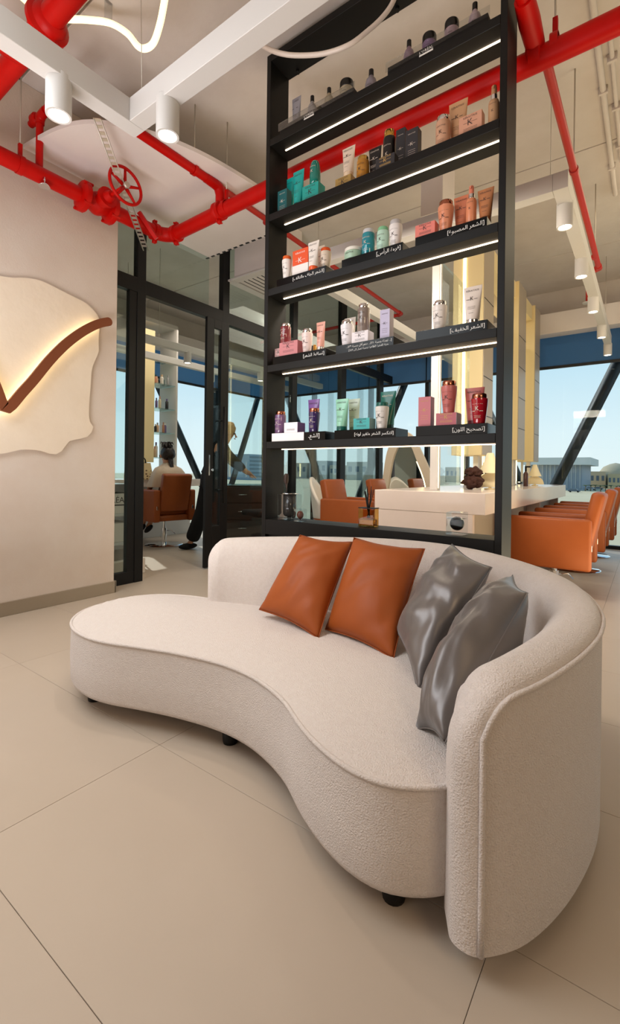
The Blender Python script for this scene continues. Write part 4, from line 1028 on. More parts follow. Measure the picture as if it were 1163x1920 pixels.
t = thing('crystal_votive', 'small clear cube with a brown core in front of the block vase', 'ornament', (onY(563, 977, 2.335).x, 2.335, ZB0))
bm = BM(); box(bm, -.03, .03, -.028, .028, 0, .078, .003, 2); obj('cube', bm, M['acrylic'], t)
bm = BM(); lathe(bm, [(.008, .014), (.020, .03), (.022, .045), (.014, .062), (.004, .066)], seg=20); obj('core', bm, mat('brown core', '#5C2A18', .3), t)

# ------------------------------------------------------------------ salon chairs
def salon_chair(label, x, y, rz, dz=0, group='cognac salon chairs'):
    t = thing('salon_chair', label, 'chair', (x, y, 0), rz, group)
    cm = M['chairleather']
    for s in (-1, 1):
        bm = BM(); box(bm, -.36, .31, s*.265-.048, s*.265+.048, .255+dz, .685+dz, .022, 3); obj('armrest', bm, cm, t, auto=50)
    bm = BM(); box(bm, -.34, .22, -.215, .215, .34+dz, .47+dz, .03, 3); obj('seat', bm, cm, t, auto=50)
    bm = BM(); box(bm, -.30, .27, -.2165, .2165, .262+dz, .338+dz, .008, 1); obj('seat_base', bm, cm, t, auto=50)
    bm = BM(); vs = box(bm, -.05, .05, -.215, .215, .0, .52, .03, 3)
    R_ = Matrix.Translation((.235, 0, .395+dz)) @ Matrix.Rotation(math.radians(13), 4, 'Y')
    bmesh.ops.transform(bm, matrix=R_, verts=bm.verts[:]); obj('backrest', bm, cm, t, auto=50)
    bm = BM(); lathe(bm, [(.255, 0), (.258, .008), (.24, .016), (.10, .024), (.05, .04)], seg=40); obj('foot_disc', bm, M['chrome'], t, auto=40)
    bm = BM(); lathe(bm, [(.036, .035), (.036, .19+dz*.5), (.022, .19+dz*.5), (.022, .262+dz)], seg=24, smooth=True); col = obj('column', bm, M['chrome'], t, auto=40)
    bm = BM(); tube(bm, [(.03, .03, .15+dz*.5), (.10, .06, .16+dz*.5), (.14, .10, .11+dz*.5)], .006, 8); obj('pump_lever', bm, M['chrome'], col)
    for s in (-1, 1):
        bm = BM(); box(bm, .305, .3135, s*.265-.012, s*.265+.012, .42+dz, .47+dz, .002, 1); obj('hinge_plate', bm, M['chrome'], t)
    return t
salon_chair('nearest cognac salon chair right of the shelf unit, seen from its side', -.68, 4.72, 0)
salon_chair('second cognac salon chair along the counter, just behind the nearest', -.66, 5.95, 0)
salon_chair('farthest cognac salon chair along the counter by the window', -.64, 7.1, 0)
salon_chair('cognac salon chair facing the counter, seen through the lowest shelf opening', -2.76, 4.72, PI, .06)
salon_chair('cognac salon chair holding the person in a pale cape', -5.50, 4.07, math.radians(-8), .10)
salon_chair('cognac salon chair peeking over the counter beside the reed diffuser sticks', -2.72, 5.75, PI, .06)

# ------------------------------------------------------------------ island counter with mirror towers
IX0, IX1, IY0, IY1, IZ = -1.85, -.95, 3.46, 7.5, .91
ct = thing('island_counter', 'long pale stone island counter behind the shelf unit', 'counter', (-1.4, 5.5, 0))
def pc(name, x0, x1, y0, y1, z0, z1, m, bev=.003, parent=None):
    bm = BM(); box(bm, x0, x1, y0, y1, z0, z1, bev, 1); return obj(name, bm, m, parent or ct, world=True)
pc('worktop', IX0, IX1, IY0, IY1, IZ-.16, IZ, M['marble'])
pc('end_panel', IX0, IX1-.09, IY0+.002, IY0+.05, 0, IZ-.1605, M['marble'])
pc('end_panel', IX0, IX1-.09, IY1-.05, IY1, 0, IZ-.1605, M['marble'])
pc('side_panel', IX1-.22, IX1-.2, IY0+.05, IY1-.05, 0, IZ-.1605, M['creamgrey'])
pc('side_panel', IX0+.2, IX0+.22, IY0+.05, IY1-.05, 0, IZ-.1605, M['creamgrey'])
pc('divider', IX1-.20, IX1-.06, 5.9, 5.95, 0, IZ-.1605, M['marble'])
ICX = -1.44
mt = thing('mirror_station', 'row of tall mirrors and cream hanging cabinets with light strips on the counter', 'mirror', (ICX, 5.5, IZ))
def ms(name, x0, x1, y0, y1, z0, z1, m, bev=.002, parent=None):
    bm = BM(); box(bm, x0, x1, y0, y1, z0, z1, bev, 1); return obj(name, bm, m, parent or mt, world=True)
ms('plenum', ICX-.08, ICX+.10, 4.96, 7.09, 3.22, 3.42, M['cream'])
ms('hanging_box', -1.66, -1.46, 3.9, 4.2, 3.33, CEIL, M['gyp'])
for (y0, y1) in ((3.72, 4.60), (4.98, 6.08), (6.52, 7.08)):
    p_ = ms('post', ICX-.034, ICX+.030, y0, y0+.07, IZ+.001, 3.21 if y0 > 4 else 2.86, M['white'])
    ms('led_strip', ICX+.0305, ICX+.034, y0+.02, y0+.025, IZ+.02, 2.85, M['ledyellow'], 0, p_)
    ms('led_strip', ICX-.038, ICX-.0345, y0+.02, y0+.025, IZ+.02, 2.85, M['ledyellow'], 0, p_)
    ms('glass_panel' if y0 < 4 else 'mirror', ICX-.012, ICX+.010, y0+.071, y1-.002, IZ+.04, 2.85, M['pane'] if y0 < 4 else M['mirror'], 0)
    if y0 > 4: ms('mirror_led', ICX+.0105, ICX+.018, y0+.12, y0+.135, IZ+.05, 2.9, M['ledyellow'], 0)
for (y0, y1) in ((4.60, 4.95), (6.10, 6.50), (7.10, 7.45)):
    b_ = ms('cabinet', ICX-.16, ICX+.135, y0, y1, 1.235, 3.43, M['cream'])
    ms('led_strip', ICX-.06, ICX-.032, y0-.008, y0-.0005, IZ+.03, 3.2, M['ledyellow'], 0)
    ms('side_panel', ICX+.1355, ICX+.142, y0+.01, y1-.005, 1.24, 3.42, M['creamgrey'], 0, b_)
    for k in range(4): ms('shelf_edge', ICX+.1425, ICX+.1445, y0+.015, y1-.01, 1.62+k*.38, 1.626+k*.38, M['blinddark'], 0, b_)
    ms('stem', ICX+.02, ICX+.07, y0+.12, y0+.17, IZ+.001, 1.234, M['white'])
# things standing on the counter
def blob(name, r, sq, seed, amp, m, c=(0, 0, 0), parent=None):
    bm = BM(); bmesh.ops.create_icosphere(bm, subdivisions=4, radius=1)
    for v in bm.verts:
        n_ = v.co.normalized(); k = 1 + amp*(noise.noise(n_*2.2 + Vector((seed, 0, 0))) + .6*noise.noise(n_*5 + Vector((0, seed, 0))))
        v.co = Vector((n_.x*r*sq[0]*k + c[0], n_.y*r*sq[1]*k + c[1], n_.z*r*sq[2]*k + c[2]))
    for f in bm.faces: f.smooth = True
    return obj(name, bm, m, parent)
P = onY(888, 916, 4.25)
t = thing('rock_sculpture', 'rough brown rock sculpture on the counter in front of the cream cabinets', 'sculpture', (P.x, 4.25, IZ))
blob('lower_rock', .092, (.95, .8, .72), 3, .35, M['rock'], (-.01, 0, .075), t)
blob('upper_rock', .078, (.95, .8, .58), 8, .4, M['rock'], (.0, 0, .155), t)
SH = mat('cream shade', '#F0E2BC', .7)
for (px, py, lab, k) in ((919, 912, 'cream cone shaded lamp on the counter beside the brown rock', 1.0), (1003, 905, 'small cream lamp near the far end of the counter', .8)):
    yy = 4.42 if px < 950 else 6.4
    P = onY(px, py, yy)
    t = thing('table_lamp', lab, 'lamp', (P.x, yy, IZ))
    bm = BM(); lathe(bm, [(.05*k, 0), (.05*k, .008), (.012, .014), (.010, .15*k)], seg=20); obj('stand', bm, M['cream'], t, auto=40)
    bm = BM(); prism(bm, [(.13*k*math.cos(PI*j/14), -.012, .02 + .13*k*math.sin(PI*j/14)) for j in range(15)], (0, .024, 0)); obj('fan_base', bm, SH, t)
    bm = BM(); lathe(bm, [(.10*k, .15*k), (.055*k, .25*k), (.03*k, .33*k), (.022*k, .335*k)], seg=24); obj('shade', bm, SH, t, auto=40)
P = onY(986, 907, 6.1)
t = thing('spray_bottle', 'slim dark spray bottle on the counter in front of the small cream lamp', 'spray bottle', (P.x, 6.1, IZ))
bm = BM(); lathe(bm, [(.028, 0), (.028, .15), (.010, .18)], seg=18); obj('body', bm, mat('dark bottle', '#4A2A24', .3), t, auto=40)
bm = BM(); lathe(bm, [(.012, .18), (.012, .24)], seg=12); box(bm, -.01, .055, -.008, .008, .225, .245, .002, 1); obj('nozzle', bm, M['black'], t)
# arched mirror behind the counter
am = thing('arched_mirror', 'organic arched mirror with a wide cream frame beyond the counter', 'mirror', (-2.85, 6.4, 0))
oc = spline([(-.48, 0, .02), (-.50, 0, .5), (-.44, 0, .95), (-.36, 0, 1.40), (-.18, 0, 1.66), (.02, 0, 1.62), (.18, 0, 1.36), (.36, 0, .95), (.42, 0, .5), (.42, 0, .02)], 60)
ic = spline([(-.36, 0, .02), (-.38, 0, .5), (-.33, 0, .95), (-.26, 0, 1.30), (-.14, 0, 1.50), (0, 0, 1.47), (.10, 0, 1.26), (.25, 0, .90), (.30, 0, .5), (.30, 0, .02)], 60)
bm = BM()
for dy in (0, .05):
    pass
A = [[bm.verts.new((p.x, dy, p.z)) for p in c] for dy in (0, .05) for c in (oc, ic)]
for k in range(59):
    for a, b in ((A[0], A[1]), (A[3], A[2]), (A[2], A[0]), (A[1], A[3])): bm.faces.new((a[k], a[k+1], b[k+1], b[k]))
for k in (0, 59): bm.faces.new((A[0][k], A[1][k], A[3][k], A[2][k]))
obj('frame', bm, mat('cream mirror frame', '#DCCBB2', .5), am)
bm = BM(); prism(bm, [(p.x, .03, p.z) for p in ic], (0, .01, 0)); obj('glass', bm, M['mirror'], am)
bm = BM(); tube(bm, [Vector((p.x*.93 - .006, .024, p.z*.985+.01)) for p in ic[36:]], .005, 6); obj('led_strip', bm, M['ledyellow'], am)
# white shell chair
sc = thing('shell_chair', 'white moulded shell chair behind the cognac chair in the lowest shelf opening', 'chair', (-3.42, 5.25, 0), math.radians(200))
bm = BM(); g = []
for i in range(15):
    a = -1.15 + 2.3*i/14; row = []
    for j in range(9):
        v = j/8; hgt = .98 - .34*abs(a/1.15)**1.6
        rr = .30 + .06*v
        row.append(bm.verts.new((-.02 + rr*math.cos(a), rr*math.sin(a), .44 + (hgt-.44)*v)))
    g.append(row)
for i in range(14):
    for j in range(8): f = bm.faces.new((g[i][j], g[i+1][j], g[i+1][j+1], g[i][j+1])); f.smooth = True
o = obj('shell', bm, mat('white shell', '#E6DFD2', .35), sc); o.modifiers.new('t', 'SOLIDIFY').thickness = .035
bm = BM(); lathe(bm, [(.28, .40), (.30, .42), (.29, .46), (.05, .48)], (-.02, 0, 0), 28); obj('seat', bm, M['leather'], sc, auto=40)
bm = BM(); lathe(bm, [(.22, 0), (.22, .012), (.03, .03), (.03, .40)], (-.02, 0, 0), 28); obj('pedestal', bm, M['chrome'], sc, auto=40)

# ------------------------------------------------------------------ side room: shelf tower, counter, bag, trolley, cabinet
st = thing('shelf_tower', 'tall white and cream shelf tower with glass shelves in the side room', 'shelf', (-6.3, 4.25, 0))
def pst(name, x0, x1, y0, y1, z0, z1, m, parent=None):
    bm = BM(); box(bm, x0, x1, y0, y1, z0, z1, .002, 1); return obj(name, bm, m, parent or st, world=True)
pst('column', -6.45, -6.18, 4.10, 4.37, 1.17, 3.2, M['cream'])
pst('led_strip', -6.179, -6.172, 4.12, 4.135, 1.2, 3.2, M['ledyellow'])
pst('side_panel', -6.55, -6.12, 4.73, 4.76, 1.17, 3.3, M['white'])
pst('top_panel', -6.55, -6.12, 4.10, 4.76, 3.3, 3.36, M['white'])
pst('foot_panel', -6.55, -6.12, 4.73, 4.76, .911, 1.169, M['white'])
pst('foot_panel', -6.40, -6.25, 4.18, 4.3, .911, 1.169, M['white'])
TZ = [1.25, 1.64, 2.02, 2.40, 2.80]
for z in TZ: pst('glass_shelf', -6.5, -6.14, 4.372, 4.728, z-.010, z, M['shelfglass'])
cols = ['#C9A98A', '#D8C6A6', '#8F8F8F', '#B07A60', '#DAD2C8', '#2B2A2C', '#C98A70', '#6A5A8A', '#1F4A48', '#D9B090']
rows_ = [(1.25, [(.025, .17), (.026, .24), (.03, .06), (.026, .23), (.022, .12)]), (1.64, [(.02, .13), (.026, .16), (.02, .17), (.02, .17)]), (2.02, [(.02, .16), (.024, .20), (.026, .17)]), (2.40, [(.026, .14), (.024, .13), (.028, .16), (.024, .13), (.022, .17)])]
k = 0
for z, L in rows_:
    for j, (r, h) in enumerate(L):
        y = 4.40 + .29*(j+.5)/len(L); x = -6.24 - .05*(j % 2)
        t = thing('product_bottle', 'small bottle, %s from left on the %s glass shelf of the tower' % (('first', 'second', 'third', 'fourth', 'fifth')[j], {1.25: 'lowest', 1.64: 'second lowest', 2.02: 'third lowest', 2.40: 'fourth lowest'}[z]), 'bottle', (x, y, z+.0006), 0, 'bottles on the tower shelves'); c = cols[(k*3+j) % 10]; k += 1
        bm = BM(); lathe(bm, [(r*.9, 0), (r, .004), (r, h*.7), (r*.5, h*.8)], seg=14); obj('body', bm, pm(c), t, auto=40)
        bm = BM(); lathe(bm, [(r*.5, h*.8), (r*.5, h)], seg=12); obj('cap', bm, pm(cols[(k+5) % 10]), t, auto=40)
sct = thing('side_counter', 'pale counter under the shelf tower in the side room', 'counter', (-6.35, 4.3, 0))
bm = BM(); box(bm, -6.75, -5.98, 2.9, 5.2, .80, .91, .003, 1); obj('worktop', bm, M['marble'], sct, world=True)
bm = BM(); box(bm, -6.7, -6.25, 2.95, 5.15, 0, .7995, .003, 1); obj('plinth', bm, M['white'], sct, world=True)
bagm = mat('patterned tote', '#D9C08C', .6)
nt = bagm.node_tree; v = nt.nodes.new('ShaderNodeTexVoronoi'); v.inputs['Scale'].default_value = 26; v.inputs['Randomness'].default_value = .35
r = nt.nodes.new('ShaderNodeValToRGB'); r.color_ramp.elements[0].position = .24; r.color_ramp.elements[1].position = .28; r.color_ramp.elements[0].color = srgb('#5A3A22'); r.color_ramp.elements[1].color = srgb('#DCC79A')
tc = nt.nodes.new('ShaderNodeTexCoord'); nt.links.new(tc.outputs['Object'], v.inputs['Vector']); nt.links.new(v.outputs['Distance'], r.inputs['Fac']); nt.links.new(r.outputs['Color'], nt.nodes['Principled BSDF'].inputs['Base Color'])
P = onX(276, 896, -6.08)
bg_ = thing('tote_bag', 'cream tote bag with brown spots and dark handles on the side room counter', 'bag', (-6.08, 4.04, .9105), math.radians(55)); bg_.scale = (1.4, 1.3, 1.02)
bm = BM(); hx, hy = .14, .07
V = [[bm.verts.new((sx*hx*k, sy*hy*k2, z)) for sx, sy in ((-1, -1), (1, -1), (1, 1), (-1, 1))] for z, k, k2 in ((0, 1, 1), (.12, .97, .95), (.24, .86, .6))]
for A_, B_2 in zip(V, V[1:]):
    for i in range(4): bm.faces.new((A_[i], A_[(i+1) % 4], B_2[(i+1) % 4], B_2[i]))
bm.faces.new(list(reversed(V[0]))); bm.faces.new(V[-1]); obj('bag_body', bm, bagm, bg_)
for sy in (-1, 1):
    bm = BM(); tube(bm, spline([(-.07, sy*.04, .235), (-.06, sy*.042, .30), (0, sy*.043, .335), (.06, sy*.042, .30), (.07, sy*.04, .235)], 16), .007, 6); obj('handle', bm, M['cloth_black'], bg_)
bm = BM(); box(bm, -.05, .05, -.071, -.064, .13, .15, .001, 1); obj('label_patch', bm, M['cloth_black'], bg_)
# trolley seen through the narrow pane
tl = thing('stock_trolley', 'low trolley of white cartons behind the narrow pane beside the wall', 'trolley', (-5.25, 3.15, 0))
def ptl(name, x0, x1, y0, y1, z0, z1, m, parent=None, label=None):
    bm = BM(); box(bm, x0, x1, y0, y1, z0, z1, .004, 1); return obj(name, bm, m, parent or tl, world=True, label=label)
cw = mat('carton white', '#D8CFC6', .6)
ptl('top_shelf', -5.5, -5.0, 2.7, 3.32, .80, .88, mat('grey shelf', '#6A6664', .5))
ptl('middle_shelf', -5.5, -5.0, 2.7, 3.32, .50, .53, M['white'])
ptl('lower_shelf', -5.5, -5.0, 2.7, 3.32, .16, .20, M['white'])
for x in (-5.48, -5.02):
    for y in (2.72, 3.30):
        bm = BM(); tube(bm, [(x, y, .08), (x, y, .80)], .012, 8); obj('post', bm, M['galv'], tl, world=True)
        bm = BM(); lathe(bm, [(.04, -.012), (.045, 0), (.04, .012)], (x, y, .045), 16, 'X'); obj('caster', bm, M['black'], tl, world=True)
def carton_thing(label, x, y, z, w1, d1, h1, col, text=None):
    t = thing('carton', label, 'box', (x, y, z)); bm = BM(); box(bm, -w1/2, w1/2, -d1/2, d1/2, 0, h1, .003, 1); o = obj('carton_body', bm, col, t)
    if text:
        bm = BM(); put_text(bm, text, 0, 0, width=d1*.7); box(bm, -d1*.36, d1*.36, -.001, .001, -.035, -.022)
        bmesh.ops.rotate(bm, cent=(0, 0, 0), matrix=Matrix.Rotation(PI/2, 3, 'Z'), verts=bm.verts[:]); bmesh.ops.translate(bm, vec=(w1/2+.002, 0, h1*.55), verts=bm.verts[:]); obj('print', bm, mat('dark print', '#3A2E2C', .6), o, kind='stuff')
carton_thing('white carton with dark brand lettering on the trolley', -5.22, 3.02, .5305, .40, .50, .24, cw, "L'ORÉAL")
carton_thing('wide white carton on the lower trolley shelf', -5.22, 3.02, .2005, .40, .50, .22, cw)
carton_thing('grey box on a white block low behind the narrow pane', -4.35, 2.62, .15, .22, .28, .11, mat('grey box', '#77706A', .6))
carton_thing('flat white block on the floor behind the narrow pane', -4.35, 2.60, .0005, .40, .5, .149, cw)
# dark drawer cabinet and black chair behind the fixed pane
wood = mat('dark walnut', '#3A2018', .4, var=(5, '#2A150F', .3))
P = deep(452, 940, 7.0)
dc = thing('drawer_cabinet', 'dark wood drawer cabinet with a glass top behind the fixed pane', 'cabinet', (P.x, P.y, 0), math.radians(50))
bm = BM(); box(bm, -.30, .30, -.2, .2, .05, .84, .004, 1); obj('body', bm, wood, dc)
for k in range(3):
    bm = BM(); box(bm, -.285, .285, -.215, -.2005, .10+k*.245, .325+k*.245, .003, 1); d_ = obj('drawer', bm, wood, dc); bm = BM(); tube(bm, [(-.06, -.235, .215+k*.245), (.06, -.235, .215+k*.245)], .006, 8); obj('handle', bm, M['chrome'], d_)
bm = BM(); box(bm, -.5, .5, -.3, .3, .8405, .853, .002, 1); obj('glass_top', bm, M['shelfglass'], dc)
P = deep(496, 930, 6.4)
oc_ = thing('task_chair', 'black swivel task chair behind the fixed pane beside the shelf post', 'chair', (P.x, P.y, 0), math.radians(-20))
bm = BM(); box(bm, -.24, .24, -.24, .24, .44, .52, .035, 3); obj('seat', bm, M['cloth_black'], oc_, auto=50)
bm = BM(); box(bm, -.23, .23, -.03, .03, 0, .46, .028, 3)
bmesh.ops.transform(bm, matrix=Matrix.Translation((0, .22, .54)) @ Matrix.Rotation(math.radians(-14), 4, 'X'), verts=bm.verts[:]); obj('backrest', bm, M['cloth_black'], oc_, auto=50)
bm = BM(); tube(bm, [(0, .20, .46), (0, .28, .55), (0, .29, .66)], .02, 8); obj('back_bracket', bm, M['black'], oc_)
bm = BM(); lathe(bm, [(.03, .07), (.03, .44)], seg=16); obj('gas_column', bm, M['chrome'], oc_, auto=40)
for k in range(5):
    a = 2*PI*k/5; bm = BM(); tube(bm, [(0, 0, .10), (.27*math.cos(a), .27*math.sin(a), .06)], [.025, .016], 8); lg_ = obj('foot_spoke', bm, M['black'], oc_)
    bm = BM(); lathe(bm, [(.025, -.012), (.03, 0), (.025, .012)], (.27*math.cos(a), .27*math.sin(a), .03), 12, 'X'); obj('caster', bm, M['black'], lg_)

# ------------------------------------------------------------------ people
def skinned(name, joints, bones, m, parent, root=0, sub=2):
    me = bpy.data.meshes.new(name); me.from_pydata([j[0] for j in joints], bones, []); me.materials.append(m)
    o = bpy.data.objects.new(name, me); COL.objects.link(o); o.parent = parent
    md = o.modifiers.new('skin', 'SKIN'); md.use_smooth_shade = True
    for k, sv in enumerate(me.skin_vertices[0].data):
        r = joints[k][1]; sv.radius = r if isinstance(r, tuple) else (r, r); sv.use_root = (k == root)
    s_ = o.modifiers.new('sub', 'SUBSURF'); s_.levels = sub; s_.render_levels = sub
    return o
def body(name, J, parent, hands=True):
    """J: dict of joint positions; one continuous skinned body"""
    names = ['pelvis', 'waist', 'chest', 'neck', 'skull', 'crown', 'lsh', 'lel', 'lwr', 'rsh', 'rel', 'rwr', 'lhip', 'lkn', 'lan', 'lto', 'rhip', 'rkn', 'ran', 'rto', 'lmid', 'rmid']
    R_ = dict(pelvis=(.13, .10), waist=(.115, .09), chest=(.14, .10), neck=.05, skull=.082, crown=.07, lsh=.058, lel=.042, lwr=.028, rsh=.058, rel=.042, rwr=.028, lhip=.085, lkn=.055, lan=.036, lto=.03, rhip=.085, rkn=.055, ran=.036, rto=.03, lmid=.033, rmid=.033)
    js = [(J[n], R_[n]) for n in names]; ix = {n: i for i, n in enumerate(names)}
    b = [('pelvis', 'waist'), ('waist', 'chest'), ('chest', 'neck'), ('neck', 'skull'), ('skull', 'crown'), ('chest', 'lsh'), ('lsh', 'lel'), ('lel', 'lwr'), ('lwr', 'lmid'), ('chest', 'rsh'), ('rsh', 'rel'), ('rel', 'rwr'), ('rwr', 'rmid'), ('pelvis', 'lhip'), ('lhip', 'lkn'), ('lkn', 'lan'), ('lan', 'lto'), ('pelvis', 'rhip'), ('rhip', 'rkn'), ('rkn', 'ran'), ('ran', 'rto')]
    bones = [(ix[p], ix[q]) for p, q in b]
    for s in 'lr':
        wv = Vector(J[s+'wr']); mv = Vector(J[s+'mid']); d = (mv-wv).normalized(); sd, up_ = frame_axes(d)
        for f in range(5):
            off = (f-2)*.018; L = (.055, .075, .082, .076, .06)[f]
            base = mv + sd*off + d*.02 if f else wv + d*.04 - sd*.035
            dd = d if f else (d - sd*.8).normalized()
            js.append((base, .0095)); js.append((base + dd*L*.55 - up_*.006, .0088)); js.append((base + dd*L - up_*.02, .0075)); n0 = len(js)-3
            bones += [(ix[s+'mid'] if f else ix[s+'wr'], n0), (n0, n0+1), (n0+1, n0+2)]
    return skinned(name, js, bones, M['skin'], parent)
def facefeat(parent, c, fwd, side):
    """nose, eyes, ears, mouth as small details on the head centred at c"""
    c = Vector(c); up_ = Vector((0, 0, 1))
    bm = BM(); tube(bm, [c + fwd*.078 + up_*.012, c + fwd*.10 - up_*.018, c + fwd*.08 - up_*.028], [.008, .013, .009], 8); obj('nose', bm, M['skin'], parent)
    for s in (-1, 1):
        bm = BM(); bmesh.ops.create_uvsphere(bm, u_segments=12, v_segments=8, radius=.012, matrix=Matrix.Translation(c + fwd*.072 + side*s*.032 + up_*.015)); obj('eye', bm, mat('eye', '#2A1C16', .3), parent)
        bm = BM(); bmesh.ops.create_uvsphere(bm, u_segments=12, v_segments=8, radius=.026, matrix=Matrix.Translation(c + side*s*.084 - up_*.005) @ Matrix.Diagonal((.6, .5, 1.1, 1))); obj('ear', bm, M['skin'], parent)
    bm = BM(); tube(bm, [c + fwd*.074 - up_*.048 - side*.022, c + fwd*.083 - up_*.049, c + fwd*.074 - up_*.048 + side*.022], .006, 6); obj('mouth', bm, mat('lips', '#8A4A40', .5), parent)
# seated person, facing -X in the chair frame
pr1 = thing('person', 'person seated in a salon chair under a pale cape, dark hair pinned up', 'person', (-5.50, 4.07, 0), math.radians(-8))
dz = .10
J = dict(pelvis=(.08, 0, .645), waist=(.12, 0, .80), chest=(.13, 0, .98), neck=(.09, 0, 1.13), skull=(.05, .0, 1.25), crown=(.055, 0, 1.335),
 lsh=(.12, -.16, 1.04), lel=(-.02, -.20, .83), lwr=(-.22, -.12, .74), lmid=(-.29, -.08, .735), rsh=(.12, .16, 1.04), rel=(-.02, .20, .83), rwr=(-.22, .12, .74), rmid=(-.29, .08, .735),
 lhip=(.03, -.09, .645), lkn=(-.42, -.08, .64), lan=(-.50, -.05, .28), lto=(-.62, -.06, .19), rhip=(.03, .09, .645), rkn=(-.42, .10, .64), ran=(-.44, .02, .27), rto=(-.56, .03, .18))
bd = body('body', J, pr1)
facefeat(pr1, (.045, 0, 1.25), Vector((-1, 0, 0)), Vector((0, 1, 0)))
tj = [((.08, 0, .645), (.155, .125)), ((.03, -.09, .645), .10), ((-.42, -.08, .64), .073), ((-.48, -.055, .40), .075), ((-.495, -.05, .33), .078), ((.03, .09, .645), .10), ((-.42, .10, .64), .073), ((-.44, .03, .40), .075), ((-.44, .02, .33), .078), ((.12, 0, .80), (.13, .105))]
skinned('trousers', tj, [(0, 1), (1, 2), (2, 3), (3, 4), (0, 5), (5, 6), (6, 7), (7, 8), (0, 9)], M['cloth_black'], pr1)
bm = BM(); rows = []
for z, rx, ry, x in ((1.155, .062, .062, .085), (1.12, .085, .10, .09), (1.08, .12, .19, .10), (1.02, .15, .235, .11), (.93, .175, .265, .105), (.82, .20, .285, .07)):
    rows.append([bm.verts.new((x + rx*math.cos(2*PI*k/48)*(1 + .04*math.sin(9*2*PI*k/48)*(1.16-z)*3), ry*math.sin(2*PI*k/48)*(1 + .04*math.cos(11*2*PI*k/48)*(1.16-z)*3), z)) for k in range(48)])
for A_, B_2 in zip(rows, rows[1:]):
    for k in range(48): f = bm.faces.new((A_[k], A_[(k+1) % 48], B_2[(k+1) % 48], B_2[k])); f.smooth = True
obj('cape', bm, M['cape'], pr1)
hr = blob('hair', .098, (1.04, .98, 1.08), 5, .10, M['hair'], (.085, 0, 1.285), pr1)
bm = BM()
for k in range(40):
    a = random.uniform(0, 2*PI); r0 = random.uniform(.01, .045); p0 = Vector((.075 + r0*math.cos(a), r0*math.sin(a), 1.375)); b_ = a + random.uniform(-1.2, 1.2); up1 = random.uniform(.0, .05)
    tube(bm, [p0 - Vector((0, 0, .02)), p0 + Vector((.02*math.cos(b_), .02*math.sin(b_), .02 + up1)), p0 + Vector((.04*math.cos(b_), .04*math.sin(b_), .02 + up1)), p0 + Vector((.06*math.cos(b_+.4), .06*math.sin(b_+.4), -.02 + up1*random.uniform(.3, 1.3)))], [.016, .016, .011, .002], 6)
for f in bm.faces: f.smooth = True
obj('hair_bun', bm, M['hair'], hr, kind='stuff')
bm = BM()
for k in range(9):
    y = -.026 + .052*k/8; q = random.uniform(-.06, .04)
    tube(bm, [(.15, y, 1.25), (.175, y*.9, 1.16), (.205, y*.7, 1.08), (.225, y*.5, .99+q)], [.013, .012, .008, .0015], 6)
for f in bm.faces: f.smooth = True
obj('loose_hair', bm, M['hair'], hr, kind='stuff')
for n_, x, y, z in (('shoe', -.565, -.056, .185), ('shoe', -.505, .026, .175)):
    bm = BM(); bmesh.ops.create_uvsphere(bm, u_segments=20, v_segments=10, radius=1, matrix=Matrix.Translation((x, y, z)) @ Matrix.Rotation(math.radians(-32), 4, 'Y') @ Matrix.Diagonal((.12, .046, .032, 1)))
    for f in bm.faces: f.smooth = True
    obj(n_, bm, M['cloth_black'], pr1)
# standing person leaning to the right behind the door leaf
pr2 = thing('person', 'person in loose black clothes leaning forward behind the glass door leaf', 'person', (-4.95, 4.04, 0))
off = Vector((-4.95, 4.04, 0))
def W(px, py, t=6.15, dx=0): p = deep(px, py, t) - off; return tuple(p + FW*dx)
J = dict(pelvis=W(392, 893), waist=W(400, 868), chest=W(414, 842), neck=W(423, 825), skull=W(431, 811), crown=W(434, 800),
 lsh=W(408, 836, 6.15, .15), lel=W(432, 866, 6.15, .20), lwr=W(456, 884, 6.15, .14), lmid=W(463, 888, 6.15, .13), rsh=W(412, 838, 6.15, -.15), rel=W(440, 862, 6.15, -.14), rwr=W(464, 884, 6.15, -.10), rmid=W(471, 888, 6.15, -.09),
 lhip=W(389, 900, 6.15, .09), lkn=W(376, 962, 6.15, .08), lan=W(356, 1018, 6.15, .07), lto=W(347, 1027, 6.15, .0), rhip=W(394, 900, 6.15, -.09), rkn=W(410, 955, 6.15, -.08), ran=W(407, 1015, 6.15, -.08), rto=W(417, 1025, 6.15, -.10))
body('body', J, pr2)
hd = Vector(J['skull']); fw2 = (RT*.9 - Vector((0, 0, .45))).normalized()
facefeat(pr2, hd, fw2, FW)
blob('hair', .10, (1.0, 1.0, 1.05), 6, .12, M['blond'], tuple(hd - fw2*.025 + Vector((0, 0, .03))), pr2)
tj = [(J['pelvis'], (.16, .13)), (J['lhip'], .115), (J['lkn'], .10), (J['lan'], .105), (J['rhip'], .115), (J['rkn'], .10), (J['ran'], .105), (J['waist'], (.14, .11))]
skinned('trousers', tj, [(0, 1), (1, 2), (2, 3), (0, 4), (4, 5), (5, 6), (0, 7)], M['cloth_black'], pr2)
tj = [(J['waist'], (.15, .12)), (J['chest'], (.165, .13)), (J['lsh'], .085), (J['lel'], .068), (tuple(Vector(J['lwr'])*.9 + Vector(J['lel'])*.1), .05), (J['rsh'], .085), (J['rel'], .068), (tuple(Vector(J['rwr'])*.9 + Vector(J['rel'])*.1), .05), (J['pelvis'], (.17, .14)), (tuple(Vector(J['chest'])*.35 + Vector(J['neck'])*.65), .07)]
skinned('top', tj, [(8, 0), (0, 1), (1, 2), (2, 3), (3, 4), (1, 5), (5, 6), (6, 7), (1, 9)], M['cloth_black'], pr2)
